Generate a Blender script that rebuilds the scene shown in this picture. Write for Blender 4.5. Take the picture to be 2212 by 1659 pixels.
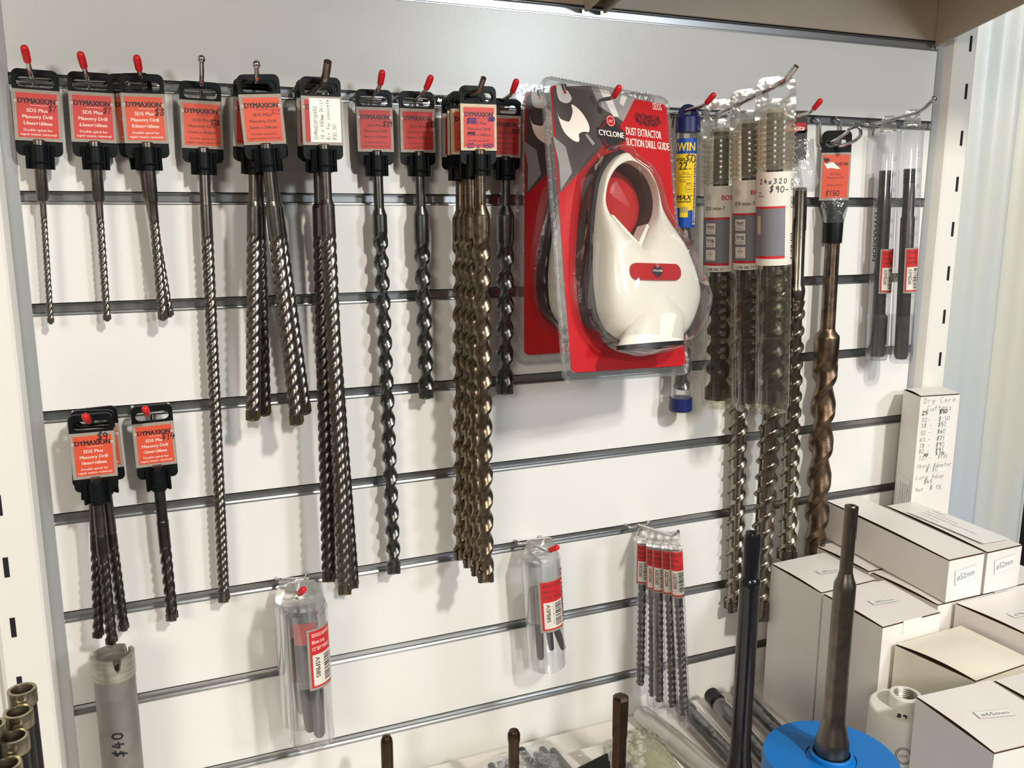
import bpy, bmesh, math, random
from mathutils import Vector, Matrix
random.seed(7)
for o in list(bpy.data.objects): bpy.data.objects.remove(o)
SC = bpy.context.scene
COL = SC.collection
PI = math.pi

# ------------------------------------------------------------------ camera
YAW, PITCH, ROLL, FPX = -0.405045, -0.196474, 0.002256, 1917.005
CAM = Vector((0.083836, -0.908626, 1.487307))
fw = Vector((-math.sin(YAW)*math.cos(PITCH), math.cos(YAW)*math.cos(PITCH), math.sin(PITCH)))
r0 = Vector((math.cos(YAW), math.sin(YAW), 0)); u0 = r0.cross(fw)
rt = r0*math.cos(ROLL)+u0*math.sin(ROLL); up = u0*math.cos(ROLL)-r0*math.sin(ROLL)
cd = bpy.data.cameras.new('camera'); cam = bpy.data.objects.new('camera', cd); COL.objects.link(cam)
cd.sensor_width = 36.0; cd.lens = FPX*36.0/2212.0; cd.clip_start = 0.01; cd.clip_end = 50
cam.matrix_world = Matrix(((rt.x, up.x, -fw.x, CAM.x), (rt.y, up.y, -fw.y, CAM.y), (rt.z, up.z, -fw.z, CAM.z), (0, 0, 0, 1)))
SC.camera = cam

# ------------------------------------------------------------------ light
SC.view_settings.view_transform = 'Standard'; SC.view_settings.look = 'None'
SC.view_settings.exposure = -0.10; SC.view_settings.gamma = 1.0
SC.view_settings.use_curve_mapping = False
W = bpy.data.worlds.new('shop_air'); SC.world = W; W.use_nodes = True
W.node_tree.nodes['Background'].inputs[0].default_value = (1.0, 0.94, 0.86, 1)
W.node_tree.nodes['Background'].inputs[1].default_value = 0.09

def area(name, loc, target, sx, sy, power, col):
    l = bpy.data.lights.new(name, 'AREA'); l.shape = 'RECTANGLE'; l.size = sx; l.size_y = sy
    l.energy = power; l.color = col
    o = bpy.data.objects.new(name, l); COL.objects.link(o); o.location = loc
    d = Vector(target)-Vector(loc)
    o.rotation_euler = d.to_track_quat('-Z', 'Y').to_euler()
    return o
area('ceiling_light_key', (0.82, -2.20, 2.72), (0.52, 0.0, 1.2), 0.12, 0.16, 48, (1.0, 0.955, 0.885))
area('shop_light_cool', (1.55, -2.5, 2.10), (0.50, 0.0, 1.3), 0.30, 0.30, 25, (0.84, 0.93, 1.0))
area('shop_light_warm', (-1.1, -2.3, 2.15), (0.4, 0.0, 1.1), 0.7, 0.45, 24, (1.0, 0.90, 0.80))

# ------------------------------------------------------------------ picture point -> place in the bay
def ray(px, py): return fw+rt*((px-1106)/FPX)+up*((829.5-py)/FPX)
def at(px, py, y=0.0):
    d = ray(px, py); return CAM+d*((y-CAM.y)/d.y)
def atz(px, py, z):
    d = ray(px, py); return CAM+d*((z-CAM.z)/d.z)
def pix(p):
    v = Vector(p)-CAM; z = v.dot(fw)
    return 1106+FPX*v.dot(rt)/z, 829.5-FPX*v.dot(up)/z

# ------------------------------------------------------------------ mesh builder
FONT_CACHE = {}
def text_mesh(s, bold):
    k = (s, bold)
    if k not in FONT_CACHE:
        c = bpy.data.curves.new('t', 'FONT'); c.body = s; c.size = 1.0; c.resolution_u = 2; c.offset = bold
        o = bpy.data.objects.new('t', c); COL.objects.link(o)
        dg = bpy.context.evaluated_depsgraph_get()
        me = bpy.data.meshes.new_from_object(o.evaluated_get(dg))
        vs = [v.co.copy() for v in me.vertices]; fs = [tuple(p.vertices) for p in me.polygons]
        ns = [p.normal.z for p in me.polygons]
        fs = [f if n >= 0 else f[::-1] for f, n in zip(fs, ns)]
        bpy.data.objects.remove(o); bpy.data.curves.remove(c); bpy.data.meshes.remove(me)
        x0 = min(v.x for v in vs); x1 = max(v.x for v in vs); y0 = min(v.y for v in vs); y1 = max(v.y for v in vs)
        FONT_CACHE[k] = (vs, fs, x0, x1, y0, y1)
    return FONT_CACHE[k]

# pen strokes for handwriting: x 0-4, y 0-8, baseline 2
STROKES = {
 '0': [(2,8),(.6,7),(.2,5),(.6,3),(2,2),(3.4,3),(3.8,5),(3.4,7),(2,8)],
 '1': [(1.2,6.8),(2.2,8),(2,2)],
 '2': [(.4,6.8),(1.4,8),(3,7.8),(3.3,6.2),(.3,2.2),(3.8,2)],
 '3': [(.5,7.5),(2.2,8),(3.3,7),(1.6,5.2),(3.4,4.2),(2.8,2.4),(.4,2)],
 '4': [(1.6,8),(.4,4.4),(3.8,4.6),None,(2.8,6.4),(2.5,2)],
 '5': [(3.5,8),(1.2,7.9),(.8,5.4),(2.6,5.6),(3.5,4.2),(2.6,2.4),(.4,2.2)],
 '6': [(3,8),(1,5.6),(.5,3.4),(1.6,2),(3.2,2.6),(3.2,4.4),(1.8,5),(.6,4)],
 '7': [(.4,7.8),(3.6,8),(1.6,2)],
 '8': [(3.2,7),(2,8),(.9,7),(3.2,4),(2.4,2.1),(.8,2.4),(.8,4),(3.2,7)],
 '9': [(3.3,7),(2,8),(.8,6.6),(1.6,5.2),(3.2,6),(3.3,7),(3,2)],
 '$': [(3.6,7.4),(1.6,7.6),(.6,6.2),(3.2,4.4),(2.4,2.8),(.3,3),None,(2.6,9),(1.4,1)],
 'x': [(.4,5.4),(3.4,2),None,(3.4,5.6),(.4,2)], '-': [(.6,4.4),(3.2,4.6)], '.': [(1,2),(1.5,2.4)],
 'D': [(.6,8),(.6,2),(2.6,2.4),(3.8,4.6),(3,7.2),(.4,8)], 'r': [(.4,5),(.8,2),None,(.7,4),(1.8,5.2),(2.8,5)],
 'y': [(.4,5),(1.2,2.6),(3,4.8),None,(3.2,5.4),(2,0),(.4,.4)], 'C': [(3.6,7.2),(2.2,8),(.5,6),(.6,3.4),(2,2),(3.8,2.6)],
 'o': [(2,5.2),(.6,4),(1.4,2.1),(3,2.6),(3.2,4.4),(2,5.2)], 'e': [(.6,3.6),(3.2,4),(2.4,5.2),(.8,4.4),(1,2.4),(3.4,2.2)],
 'u': [(.4,5),(.6,2.4),(2.4,2.2),(3.2,5),(3.2,2)], 't': [(1.8,7.6),(1.6,2.4),(2.8,2),None,(.4,5.2),(3.4,5.4)],
 's': [(3,5),(1.2,5),(1.2,4),(2.8,3.2),(2.4,2.1),(.4,2.2)], 'S': [(3.6,7.4),(1.6,7.8),(.8,6.2),(3.2,4.2),(2.4,2.2),(.4,2.4)],
 'h': [(.6,8),(.6,2),None,(.7,4),(2,5.2),(3,4.4),(3,2)], 'A': [(.4,2),(2,8),(3.6,2),None,(1,4.2),(3.1,4.2)],
 'd': [(3,5),(1,4.8),(.6,2.8),(2,2),(3.1,3),None,(3.3,8),(3.2,2)], 'a': [(3,5),(1,4.8),(.6,2.8),(2,2),(3.1,3),None,(3.1,5),(3.3,2)],
 'p': [(.6,5),(.5,0),None,(.6,4.4),(2.4,5.2),(3.2,3.8),(2,2.2),(.6,2.8)], 'L': [(.8,8),(.5,2),(3.6,2.2)],
 'n': [(.5,5),(.6,2),None,(.6,4),(2,5.2),(3,4.4),(3.1,2)], 'g': [(3,5),(1,4.8),(.6,3),(2,2.2),(3,3.4),None,(3.1,5),(2.8,.2),(.6,.4)],
 'N': [(.4,2),(.6,8),(3.2,2),(3.6,8)], 'Y': [(.4,8),(2,5),None,(3.6,8),(1.4,2)], 'M': [(.2,2),(.8,8),(2,4),(3.2,8),(3.8,2)],
 'X': [(.4,8),(3.6,2),None,(3.6,8),(.4,2)], 'P': [(.6,2),(.6,8),(3,7.4),(2.8,5.4),(.7,5)], 'm': [(.2,5),(.3,2),None,(.4,4),(1.4,5.2),(2,2),None,(2,4),(3.2,5.2),(3.8,2)],
 'i': [(1.6,5),(1.6,2),None,(1.6,6.6),(1.8,6.8)], 'l': [(1.6,8),(1.6,2)], 'B': [(.6,2),(.6,8),(2.8,7),(.8,5.2),(3.2,4),(2.6,2.4),(.6,2)],
 'f': [(3,8),(1.8,7.4),(1.6,2),None,(.5,5),(2.8,5.2)], 'c': [(3,5),(1.4,5.2),(.6,3.6),(1.4,2.1),(3.2,2.4)], ' ': [],
}

class MB:
    def __init__(s): s.v = []; s.f = []; s.m = []
    def add(s, vs, fs, mi=0, M=None):
        b = len(s.v)
        for v in vs:
            v = Vector(v); s.v.append(M @ v if M is not None else v)
        for f in fs: s.f.append(tuple(b+i for i in f)); s.m.append(mi)
    def bm(s, bm, mi=0, M=None):
        bm.verts.ensure_lookup_table(); bm.verts.index_update()
        s.add([v.co for v in bm.verts], [[v.index for v in f.verts] for f in bm.faces], mi, M); bm.free()
    def box(s, x0, x1, y0, y1, z0, z1, mi=0, bev=0.0, M=None, seg=1):
        bm = bmesh.new(); bmesh.ops.create_cube(bm, size=1.0)
        for v in bm.verts:
            v.co = Vector(((x0+x1)/2+v.co.x*(x1-x0), (y0+y1)/2+v.co.y*(y1-y0), (z0+z1)/2+v.co.z*(z1-z0)))
        if bev > 0: bmesh.ops.bevel(bm, geom=bm.edges[:], offset=bev, segments=seg, profile=0.5, affect='EDGES')
        s.bm(bm, mi, M)
    def quad(s, x0, x1, z0, z1, y, mi=0, M=None, nx=1):
        for i in range(nx):
            a = x0+(x1-x0)*i/nx; b = x0+(x1-x0)*(i+1)/nx
            s.add([(a, y, z0), (b, y, z0), (b, y, z1), (a, y, z1)], [(0, 1, 2, 3)], mi, M)
    def lathe(s, prof, n=24, mi=0, M=None, cx=0.0, cy=0.0, cap=True, a0=0.0, a1=2*PI):
        full = abs(a1-a0-2*PI) < 1e-6; cols = n if full else n+1
        vs = []; fs = []
        for r, z in prof:
            for i in range(cols):
                a = a0+(a1-a0)*i/n; vs.append((cx+r*math.cos(a), cy+r*math.sin(a), z))
        up_ = prof[-1][1] >= prof[0][1]
        for k in range(len(prof)-1):
            for i in range(n):
                j = (i+1) % cols if full else i+1
                q = (k*cols+i, k*cols+j, (k+1)*cols+j, (k+1)*cols+i)
                fs.append(q if up_ else q[::-1])
        if cap and full:
            c0 = tuple(range(cols)); c1 = tuple((len(prof)-1)*cols+i for i in range(cols))
            fs.append(c0[::-1] if up_ else c0); fs.append(c1 if up_ else c1[::-1])
        s.add(vs, fs, mi, M)
    def tube(s, path, r, n=8, mi=0, M=None, cap=True):
        P = [Vector(p) for p in path]; R = r if isinstance(r, (list, tuple)) else [r]*len(P)
        vs = []; fs = []
        t = (P[1]-P[0]).normalized(); a = t.orthogonal().normalized()
        for i, p in enumerate(P):
            if i == 0: t = (P[1]-P[0])
            elif i == len(P)-1: t = P[i]-P[i-1]
            else: t = (P[i+1]-P[i]).normalized()+(P[i]-P[i-1]).normalized()
            t.normalize(); a = (a-t*a.dot(t)).normalized(); b = t.cross(a)
            for k in range(n):
                an = 2*PI*k/n; vs.append(p+(a*math.cos(an)+b*math.sin(an))*R[i])
        for i in range(len(P)-1):
            for k in range(n):
                fs.append((i*n+k, i*n+(k+1) % n, (i+1)*n+(k+1) % n, (i+1)*n+k))
        if cap:
            fs.append(tuple(range(n))[::-1]); fs.append(tuple((len(P)-1)*n+k for k in range(n)))
        s.add(vs, fs, mi, M)
    def ball(s, c, r, mi=0, M=None, sz=1.0):
        bm = bmesh.new(); bmesh.ops.create_uvsphere(bm, u_segments=12, v_segments=8, radius=r)
        for v in bm.verts: v.co = Vector((v.co.x, v.co.y, v.co.z*sz))+Vector(c)
        s.bm(bm, mi, M)
    def prism(s, pts, y0, y1, mi=0, M=None, mi_side=None):
        # outline in x,z (counter-clockwise seen from -y), y0 nearer the viewer
        n = len(pts)
        A = sum(pts[i][0]*pts[(i+1) % n][1]-pts[(i+1) % n][0]*pts[i][1] for i in range(n))
        if A < 0: pts = pts[::-1]
        vs = [(x, y0, z) for x, z in pts]+[(x, y1, z) for x, z in pts]
        s.add(vs, [tuple(range(n)), tuple(range(n, 2*n))[::-1]], mi, M)
        s.add(vs, [(i, n+i, n+(i+1) % n, (i+1) % n) for i in range(n)], mi if mi_side is None else mi_side, M)
    def zprism(s, pts, z0, z1, mi=0, M=None):
        n = len(pts)
        A = sum(pts[i][0]*pts[(i+1) % n][1]-pts[(i+1) % n][0]*pts[i][1] for i in range(n))
        if A < 0: pts = pts[::-1]
        vs = [(x, y, z0) for x, y in pts]+[(x, y, z1) for x, y in pts]
        s.add(vs, [tuple(range(n))[::-1], tuple(range(n, 2*n))]+[(i, (i+1) % n, n+(i+1) % n, n+i) for i in range(n)], mi, M)
    def ring(s, outer, inner, y0, y1, mi=0, M=None, n=48, c=None, mi_in=None):
        # plate with a hole: both outlines sampled around c
        if c is None: c = (sum(p[0] for p in inner)/len(inner), sum(p[1] for p in inner)/len(inner))
        def hit(poly, a):
            dx, dz = math.cos(a), math.sin(a); best = None
            for i in range(len(poly)):
                p, q = poly[i], poly[(i+1) % len(poly)]
                ex, ez = q[0]-p[0], q[1]-p[1]; den = dx*ez-dz*ex
                if abs(den) < 1e-12: continue
                t = ((p[0]-c[0])*ez-(p[1]-c[1])*ex)/den; u = ((p[0]-c[0])*dz-(p[1]-c[1])*dx)/den
                if t > 1e-9 and -1e-6 <= u <= 1+1e-6 and (best is None or t > best): best = t
            return (c[0]+dx*best, c[1]+dz*best)
        ang = [2*PI*i/n for i in range(n)]
        for poly in (outer,):
            for p in poly: ang.append(math.atan2(p[1]-c[1], p[0]-c[0]) % (2*PI))
        ang = sorted(ang); ang = [a for i, a in enumerate(ang) if i == 0 or a-ang[i-1] > 1e-4]
        O = [hit(outer, a) for a in ang]; I = [hit(inner, a) for a in ang]; k = len(ang)
        vs = [(x, y0, z) for x, z in O]+[(x, y0, z) for x, z in I]+[(x, y1, z) for x, z in O]+[(x, y1, z) for x, z in I]
        f1 = []; f2 = []
        for i in range(k):
            j = (i+1) % k
            f1 += [(i, j, k+j, k+i), (2*k+j, 2*k+i, 3*k+i, 3*k+j), (j, i, 2*k+i, 2*k+j)]
            f2 += [(k+i, k+j, 3*k+j, 3*k+i)]
        s.add(vs, f1, mi, M); s.add(vs, f2, mi if mi_in is None else mi_in, M)
    def helix(s, R, core, z0, z1, pitch, starts, q, mi=0, M=None, cx=0.0, cy=0.0, nth=32, fade=0.0, prof=None):
        # z0 upper end, z1 lower end; right-hand flutes, the mesh rows follow the twist so ridge edges stay clean
        if prof:
            land, drop, lift = prof; xs = [0, land*.5, land]+[land+drop*k/3 for k in (1, 2, 3)]
            v0, v1 = land+drop, 1-lift; nv = max(1, int((v1-v0)*360/starts/11)); xs += [v0+(v1-v0)*k/nv for k in range(1, nv)]
            xs += [1-lift+lift*k/6 for k in range(6)]
            def g_(x):
                if x <= land: return 1.0
                if x < land+drop: u = (x-land)/drop; return 1-u*u*(3-2*u)
                if x > 1-lift: u = (x-1+lift)/lift; return u*u*(3-2*u)*(1-q)+q*u**2.2
                return 0.0
        else:
            k_ = max(6, nth//starts); xs = [k/k_ for k in range(k_)]; g_ = lambda x: (0.5+0.5*math.cos(2*PI*x))**q
        P = [((i+x)/starts*2*PI, g_(x)) for i in range(starts) for x in sorted(set(xs))]; n = len(P)
        nz = max(4, int((z0-z1)/(pitch/40))); vs = []; fs = []
        for k in range(nz+1):
            z = z0+(z1-z0)*k/nz; fd = min(1.0, (z0-z)/fade) if fade > 0 else 1.0
            for th, g in P:
                r = R*((1-fd)+fd*(core+(1-core)*g)); t = th+2*PI*z/pitch
                vs.append((cx+r*math.cos(t), cy+r*math.sin(t), z))
        for k in range(nz):
            for i in range(n):
                j = (i+1) % n; fs.append((k*n+j, k*n+i, (k+1)*n+i, (k+1)*n+j))
        fs.append(tuple(range(n))); fs.append(tuple(nz*n+i for i in range(n))[::-1])
        s.add(vs, fs, mi, M)
    # ---- print
    def text(s, t, x, z, h, y, mi, width=None, align='c', bold=0.0, rot=0.0, shear=0.0, wrap=None, M=None):
        vs, fs, x0, x1, y0, y1 = text_mesh(t, 0.0)
        k = h/0.72; kx = k
        if width: kx = width/(x1-x0)
        ox = {'c': (x0+x1)/2, 'l': x0, 'r': x1}[align]
        ca, sa = math.cos(rot), math.sin(rot)
        for db in ((-bold, bold) if bold else (0.0,)):      # heavy print: two strikes side by side
            out = []
            for v in vs:
                a = (v.x-ox+db)*kx+v.y*k*shear; b = v.y*k
                a, b = a*ca-b*sa, a*sa+b*ca
                out.append((x+a, y-(.00002 if db > 0 else 0), z+b))
            s._flat(out, fs, mi, wrap, M)
    def pen(s, t, x, z, h, y, mi, w=None, rot=0.0, adv=None, wrap=None, M=None, slant=0.08):
        w = w or h*0.10; k = h/6.0; adv = adv or 4.9*k
        ca, sa = math.cos(rot), math.sin(rot); rnd = random.Random(t)
        for ci, ch in enumerate(t):
            pts = STROKES.get(ch, []); seg = []
            jx, jz = rnd.uniform(-.25, .25), rnd.uniform(-.4, .4)
            for p in pts+[None]:
                if p is None:
                    for a, b in zip(seg, seg[1:]): s._stroke(a, b, w, x, z, y, mi, ca, sa, wrap, M)
                    seg = []
                else:
                    px_, pz_ = p[0]+jx, p[1]-2+jz
                    seg.append((ci*adv+(px_+pz_*slant)*k, pz_*k))
    def _stroke(s, a, b, w, x, z, y, mi, ca, sa, wrap, M):
        dx, dz = b[0]-a[0], b[1]-a[1]; L = math.hypot(dx, dz) or 1e-9
        if wrap and L > wrap[0]*.14:      # short pieces so the line follows the round surface
            n = int(L/(wrap[0]*.14))+1
            for i in range(n): s._stroke((a[0]+dx*i/n, a[1]+dz*i/n), (a[0]+dx*(i+1)/n, a[1]+dz*(i+1)/n), w, x, z, y, mi, ca, sa, wrap, M)
            return
        ex, ez = dx/L*w*.5, dz/L*w*.5; nx, nz = -ez, ex
        q = [(a[0]-ex-nx, a[1]-ez-nz), (b[0]+ex-nx, b[1]+ez-nz), (b[0]+ex+nx, b[1]+ez+nz), (a[0]-ex+nx, a[1]-ez+nz)]
        s._flat([(x+p*ca-r*sa, y, z+p*sa+r*ca) for p, r in q], [(0, 1, 2, 3)], mi, wrap, M)
    def _flat(s, vs, fs, mi, wrap, M):
        if wrap:      # (radius, centre y, angle offset): bend onto an upright cylinder, angle 0 facing -y
            R, cy, a = wrap
            vs = [(R*math.sin(v[0]/R+a), cy-R*math.cos(v[0]/R+a)+v[1], v[2]) for v in vs]
        s.add(vs, fs, mi, M)
    def rect(s, x0, x1, z0, z1, y, mi, wrap=None, M=None):
        n = max(1, int(abs(x1-x0)/0.002)) if wrap else 1
        for i in range(n):
            a = x0+(x1-x0)*i/n; b = x0+(x1-x0)*(i+1)/n
            s._flat([(a, y, z0), (b, y, z0), (b, y, z1), (a, y, z1)], [(0, 1, 2, 3)], mi, wrap, M)
    def barcode(s, x0, x1, z0, z1, y, mi, vertical=True, wrap=None, M=None, seed=3):
        r = random.Random(seed); t = z1 if vertical else x0
        while True:
            w = r.choice((.0005, .0007, .0011, .0015)); g = r.choice((.0006, .0008, .0012))
            if vertical:
                if t-w < z0: break
                s.rect(x0, x1, t-w, t, y, mi, wrap, M); t -= w+g
            else:
                if t+w > x1: break
                s.rect(t, t+w, z0, z1, y, mi, wrap, M); t += w+g
    def build(s, name, mats, parent=None, angle=32, flat=False):
        me = bpy.data.meshes.new(name); me.from_pydata([tuple(v) for v in s.v], [], s.f); me.update()
        for m in (mats if isinstance(mats, (list, tuple)) else [mats]): me.materials.append(m)
        me.polygons.foreach_set('material_index', s.m)
        if not flat:
            me.polygons.foreach_set('use_smooth', [True]*len(me.polygons)); me.set_sharp_from_angle(angle=math.radians(angle))
        o = bpy.data.objects.new(name, me); COL.objects.link(o)
        if parent: o.parent = parent
        return o

def tag(o, label, cat, group=None):
    o['label'] = label; o['category'] = cat
    if group: o['group'] = group
    return o
def thing(name, label, cat, M=None, group=None):
    o = bpy.data.objects.new(name, None); o.empty_display_size = 0.01; COL.objects.link(o)
    if M is not None: o.matrix_world = M
    return tag(o, label, cat, group)
def struct(o): o['kind'] = 'structure'; return o
def frame(A, B=None, yaw=0.0, z=None):
    # hanging frame: origin A, local -z runs to B, local -y faces the shopper
    zz = (A-B).normalized() if B is not None else Vector((0, 0, 1))
    x = Vector((math.cos(yaw), math.sin(yaw), 0)); x = (x-zz*x.dot(zz)).normalized(); y = zz.cross(x)
    return Matrix(((x.x, y.x, zz.x, A.x), (x.y, y.y, zz.y, A.y), (x.z, y.z, zz.z, A.z), (0, 0, 0, 1)))
def along(A, B, py):
    # distance from A along A-B where the picture row is py
    lo, hi = 0.0, 1.6
    for _ in range(40):
        m = (lo+hi)/2
        if pix(A+(B-A)*m)[1] < py: lo = m
        else: hi = m
    return lo*(B-A).length
def rrect(x0, x1, z0, z1, r, n=5, rr=None):
    # rounded rectangle; rr = radii (bl, br, tr, tl)
    R = rr or (r, r, r, r); out = []
    for (cx, cz, a, q) in ((x0, z0, PI, R[0]), (x1, z0, 1.5*PI, R[1]), (x1, z1, 0, R[2]), (x0, z1, .5*PI, R[3])):
        sx = 1 if cx == x0 else -1; sz = 1 if cz == z0 else -1
        if q <= 0: out.append((cx, cz)); continue
        for i in range(n+1):
            t = a+.5*PI*i/n; out.append((cx+sx*q+q*math.cos(t), cz+sz*q+q*math.sin(t)))
    return out

# ------------------------------------------------------------------ materials
def srgb(r, g, b):
    f = lambda c: (c/255/12.92) if c/255 <= 0.04045 else ((c/255+0.055)/1.055)**2.4
    return (f(r), f(g), f(b), 1)
def mat(name, col, rough=0.5, metal=0.0, var=0.0, scale=60.0, col2=None, bump=0.0, spec=0.5, bscale=None, coat=0.0, stretch=None):
    m = bpy.data.materials.new(name); m.use_nodes = True; nt = m.node_tree; b = nt.nodes['Principled BSDF']
    b.inputs['Base Color'].default_value = col; b.inputs['Roughness'].default_value = rough
    b.inputs['Metallic'].default_value = metal; b.inputs['Specular IOR Level'].default_value = spec
    b.inputs['Coat Weight'].default_value = coat
    tc = nt.nodes.new('ShaderNodeTexCoord'); mp = nt.nodes.new('ShaderNodeMapping'); nt.links.new(tc.outputs['Object'], mp.inputs[0])
    if stretch: mp.inputs['Scale'].default_value = stretch
    if var > 0 or col2:
        n = nt.nodes.new('ShaderNodeTexNoise'); n.inputs['Scale'].default_value = scale; n.inputs['Detail'].default_value = 5
        nt.links.new(mp.outputs[0], n.inputs['Vector'])
        rmp = nt.nodes.new('ShaderNodeValToRGB'); rmp.color_ramp.elements[0].position = 0.38; rmp.color_ramp.elements[1].position = 0.66
        c2 = col2 or tuple(max(0, c*(1-var)) for c in col[:3])+(1,)
        rmp.color_ramp.elements[0].color = c2; rmp.color_ramp.elements[1].color = col
        nt.links.new(n.outputs['Fac'], rmp.inputs['Fac']); nt.links.new(rmp.outputs['Color'], b.inputs['Base Color'])
    if bump > 0:
        n2 = nt.nodes.new('ShaderNodeTexNoise'); n2.inputs['Scale'].default_value = bscale or scale*4; n2.inputs['Detail'].default_value = 3
        nt.links.new(mp.outputs[0], n2.inputs['Vector'])
        bp = nt.nodes.new('ShaderNodeBump'); bp.inputs['Strength'].default_value = bump; bp.inputs['Distance'].default_value = 0.001
        nt.links.new(n2.outputs['Fac'], bp.inputs['Height']); nt.links.new(bp.outputs[0], b.inputs['Normal'])
    return m
def clear(name, tint=(.96, .97, .97, 1), edge=0.55, base=0.05, haze=0.05, hcol=(.8, .82, .82, 1), rough=0.08, bump=0.0, bscale=90):
    # thin clear plastic: see-through, glossy towards the rim, faint haze
    m = bpy.data.materials.new(name); m.use_nodes = True; nt = m.node_tree; N = nt.nodes; L = nt.links
    N.remove(N['Principled BSDF']); out = N['Material Output']
    tr = N.new('ShaderNodeBsdfTransparent'); tr.inputs[0].default_value = tint
    gl = N.new('ShaderNodeBsdfGlossy'); gl.inputs['Roughness'].default_value = rough; gl.inputs[0].default_value = (.95, .95, .95, 1)
    df = N.new('ShaderNodeBsdfDiffuse'); df.inputs[0].default_value = hcol
    lw = N.new('ShaderNodeLayerWeight'); lw.inputs['Blend'].default_value = 0.35
    mr = N.new('ShaderNodeMapRange'); mr.inputs[3].default_value = base; mr.inputs[4].default_value = edge
    L.new(lw.outputs['Facing'], mr.inputs[0])
    m1 = N.new('ShaderNodeMixShader'); m1.inputs[0].default_value = haze; L.new(tr.outputs[0], m1.inputs[1]); L.new(df.outputs[0], m1.inputs[2])
    m2 = N.new('ShaderNodeMixShader'); L.new(mr.outputs[0], m2.inputs[0]); L.new(m1.outputs[0], m2.inputs[1]); L.new(gl.outputs[0], m2.inputs[2])
    L.new(m2.outputs[0], out.inputs[0])
    if bump > 0:
        tc = N.new('ShaderNodeTexCoord'); n2 = N.new('ShaderNodeTexNoise'); n2.inputs['Scale'].default_value = bscale; L.new(tc.outputs['Object'], n2.inputs['Vector'])
        bp = N.new('ShaderNodeBump'); bp.inputs['Strength'].default_value = bump; bp.inputs['Distance'].default_value = 0.004
        L.new(n2.outputs['Fac'], bp.inputs['Height']); L.new(bp.outputs[0], gl.inputs['Normal']); L.new(bp.outputs[0], lw.inputs['Normal'])
    return m

PANEL = mat('white_melamine', srgb(232, 231, 226), 0.27, var=0.015, scale=5, bump=0.06, bscale=900, spec=0.45)
POST = mat('white_powder_coat', srgb(234, 231, 222), 0.42, var=0.02, scale=9, bump=0.05, bscale=700)
TRIMG = mat('grey_edge_trim', srgb(172, 174, 174), 0.35, metal=0.35, var=0.08, scale=14, stretch=(1, 1, .3))
ALU = mat('aluminium_insert', (.50, .51, .51, 1), 0.30, metal=1.0, var=0.10, scale=25, stretch=(.25, 1, 3))
TAUPE = mat('taupe_steel', srgb(184, 168, 148), 0.5, var=0.04, scale=30, bump=0.08, bscale=500)
SLOT = mat('slot_shade', (.008, .008, .01, 1), 0.9)
CHROME = mat('chrome_wire', (.66, .65, .63, 1), 0.16, metal=1.0, var=0.12, scale=80)
DULLWIRE = mat('dull_steel_wire', (.30, .27, .23, 1), 0.34, metal=1.0, var=0.3, scale=120)
REDCAP = mat('red_vinyl_cap', srgb(214, 22, 30), 0.38, var=0.05, scale=90)
BLACKP = mat('black_plastic', (.0055, .0068, .008, 1), 0.45, var=0.3, scale=120, bump=0.05, spec=0.18)
CARD = mat('grey_board', srgb(158, 148, 136), 0.7, var=0.08, scale=260, bump=0.05)
CARDC = mat('cream_board', srgb(206, 190, 160), 0.75, var=0.08, scale=200)
RED1 = mat('coral_red_print', srgb(202, 62, 54), 0.5, var=0.05, scale=80)  # on the first two cards this pinker tone is a painted-in reflection
RED2 = mat('orange_red_print', srgb(214, 80, 50), 0.5, var=0.05, scale=80)
RED3 = mat('deep_red_print', srgb(182, 44, 38), 0.5, var=0.05, scale=80)
INKB = mat('black_ink', (.012, .012, .016, 1), 0.5)
INKG = mat('soft_black_ink', (.09, .035, .03, 1), 0.6)
INKW = mat('white_ink', srgb(246, 228, 214), 0.5)
BLUEINK = mat('violet_ink', srgb(52, 40, 120), 0.5)
PAPER = mat('white_paper', srgb(240, 236, 226), 0.6, var=0.03, scale=60)
STEEL = mat('drill_steel', (.235, .215, .19, 1), 0.30, metal=1.0, var=0.25, scale=140, bump=0.06, bscale=900)
STEELD = mat('dark_drill_steel', (.125, .115, .105, 1), 0.33, metal=1.0, var=0.3, scale=120, bump=0.06, bscale=900)
STEELW = mat('bronze_tinted_steel', (.31, .255, .185, 1), 0.30, metal=1.0, col2=(.17, .125, .08, 1), scale=160, bump=0.06, bscale=800)
STEELG = mat('green_grey_steel', (.16, .165, .155, 1), 0.30, metal=1.0, var=0.25, scale=120, bump=0.05, bscale=800)
BROWN = mat('brown_oiled_steel', (.27, .19, .12, 1), 0.36, metal=1.0, col2=(.12, .085, .06, 1), scale=70, bump=0.15, bscale=600)
BRASS = mat('brazed_carbide', (.27, .215, .10, 1), 0.38, metal=0.9, var=0.35, scale=200)
CARBIDE = mat('carbide', (.20, .19, .16, 1), 0.4, metal=0.9, var=0.3, scale=150)

# ================================================================== the bay
BAYW = 1.080
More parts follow.
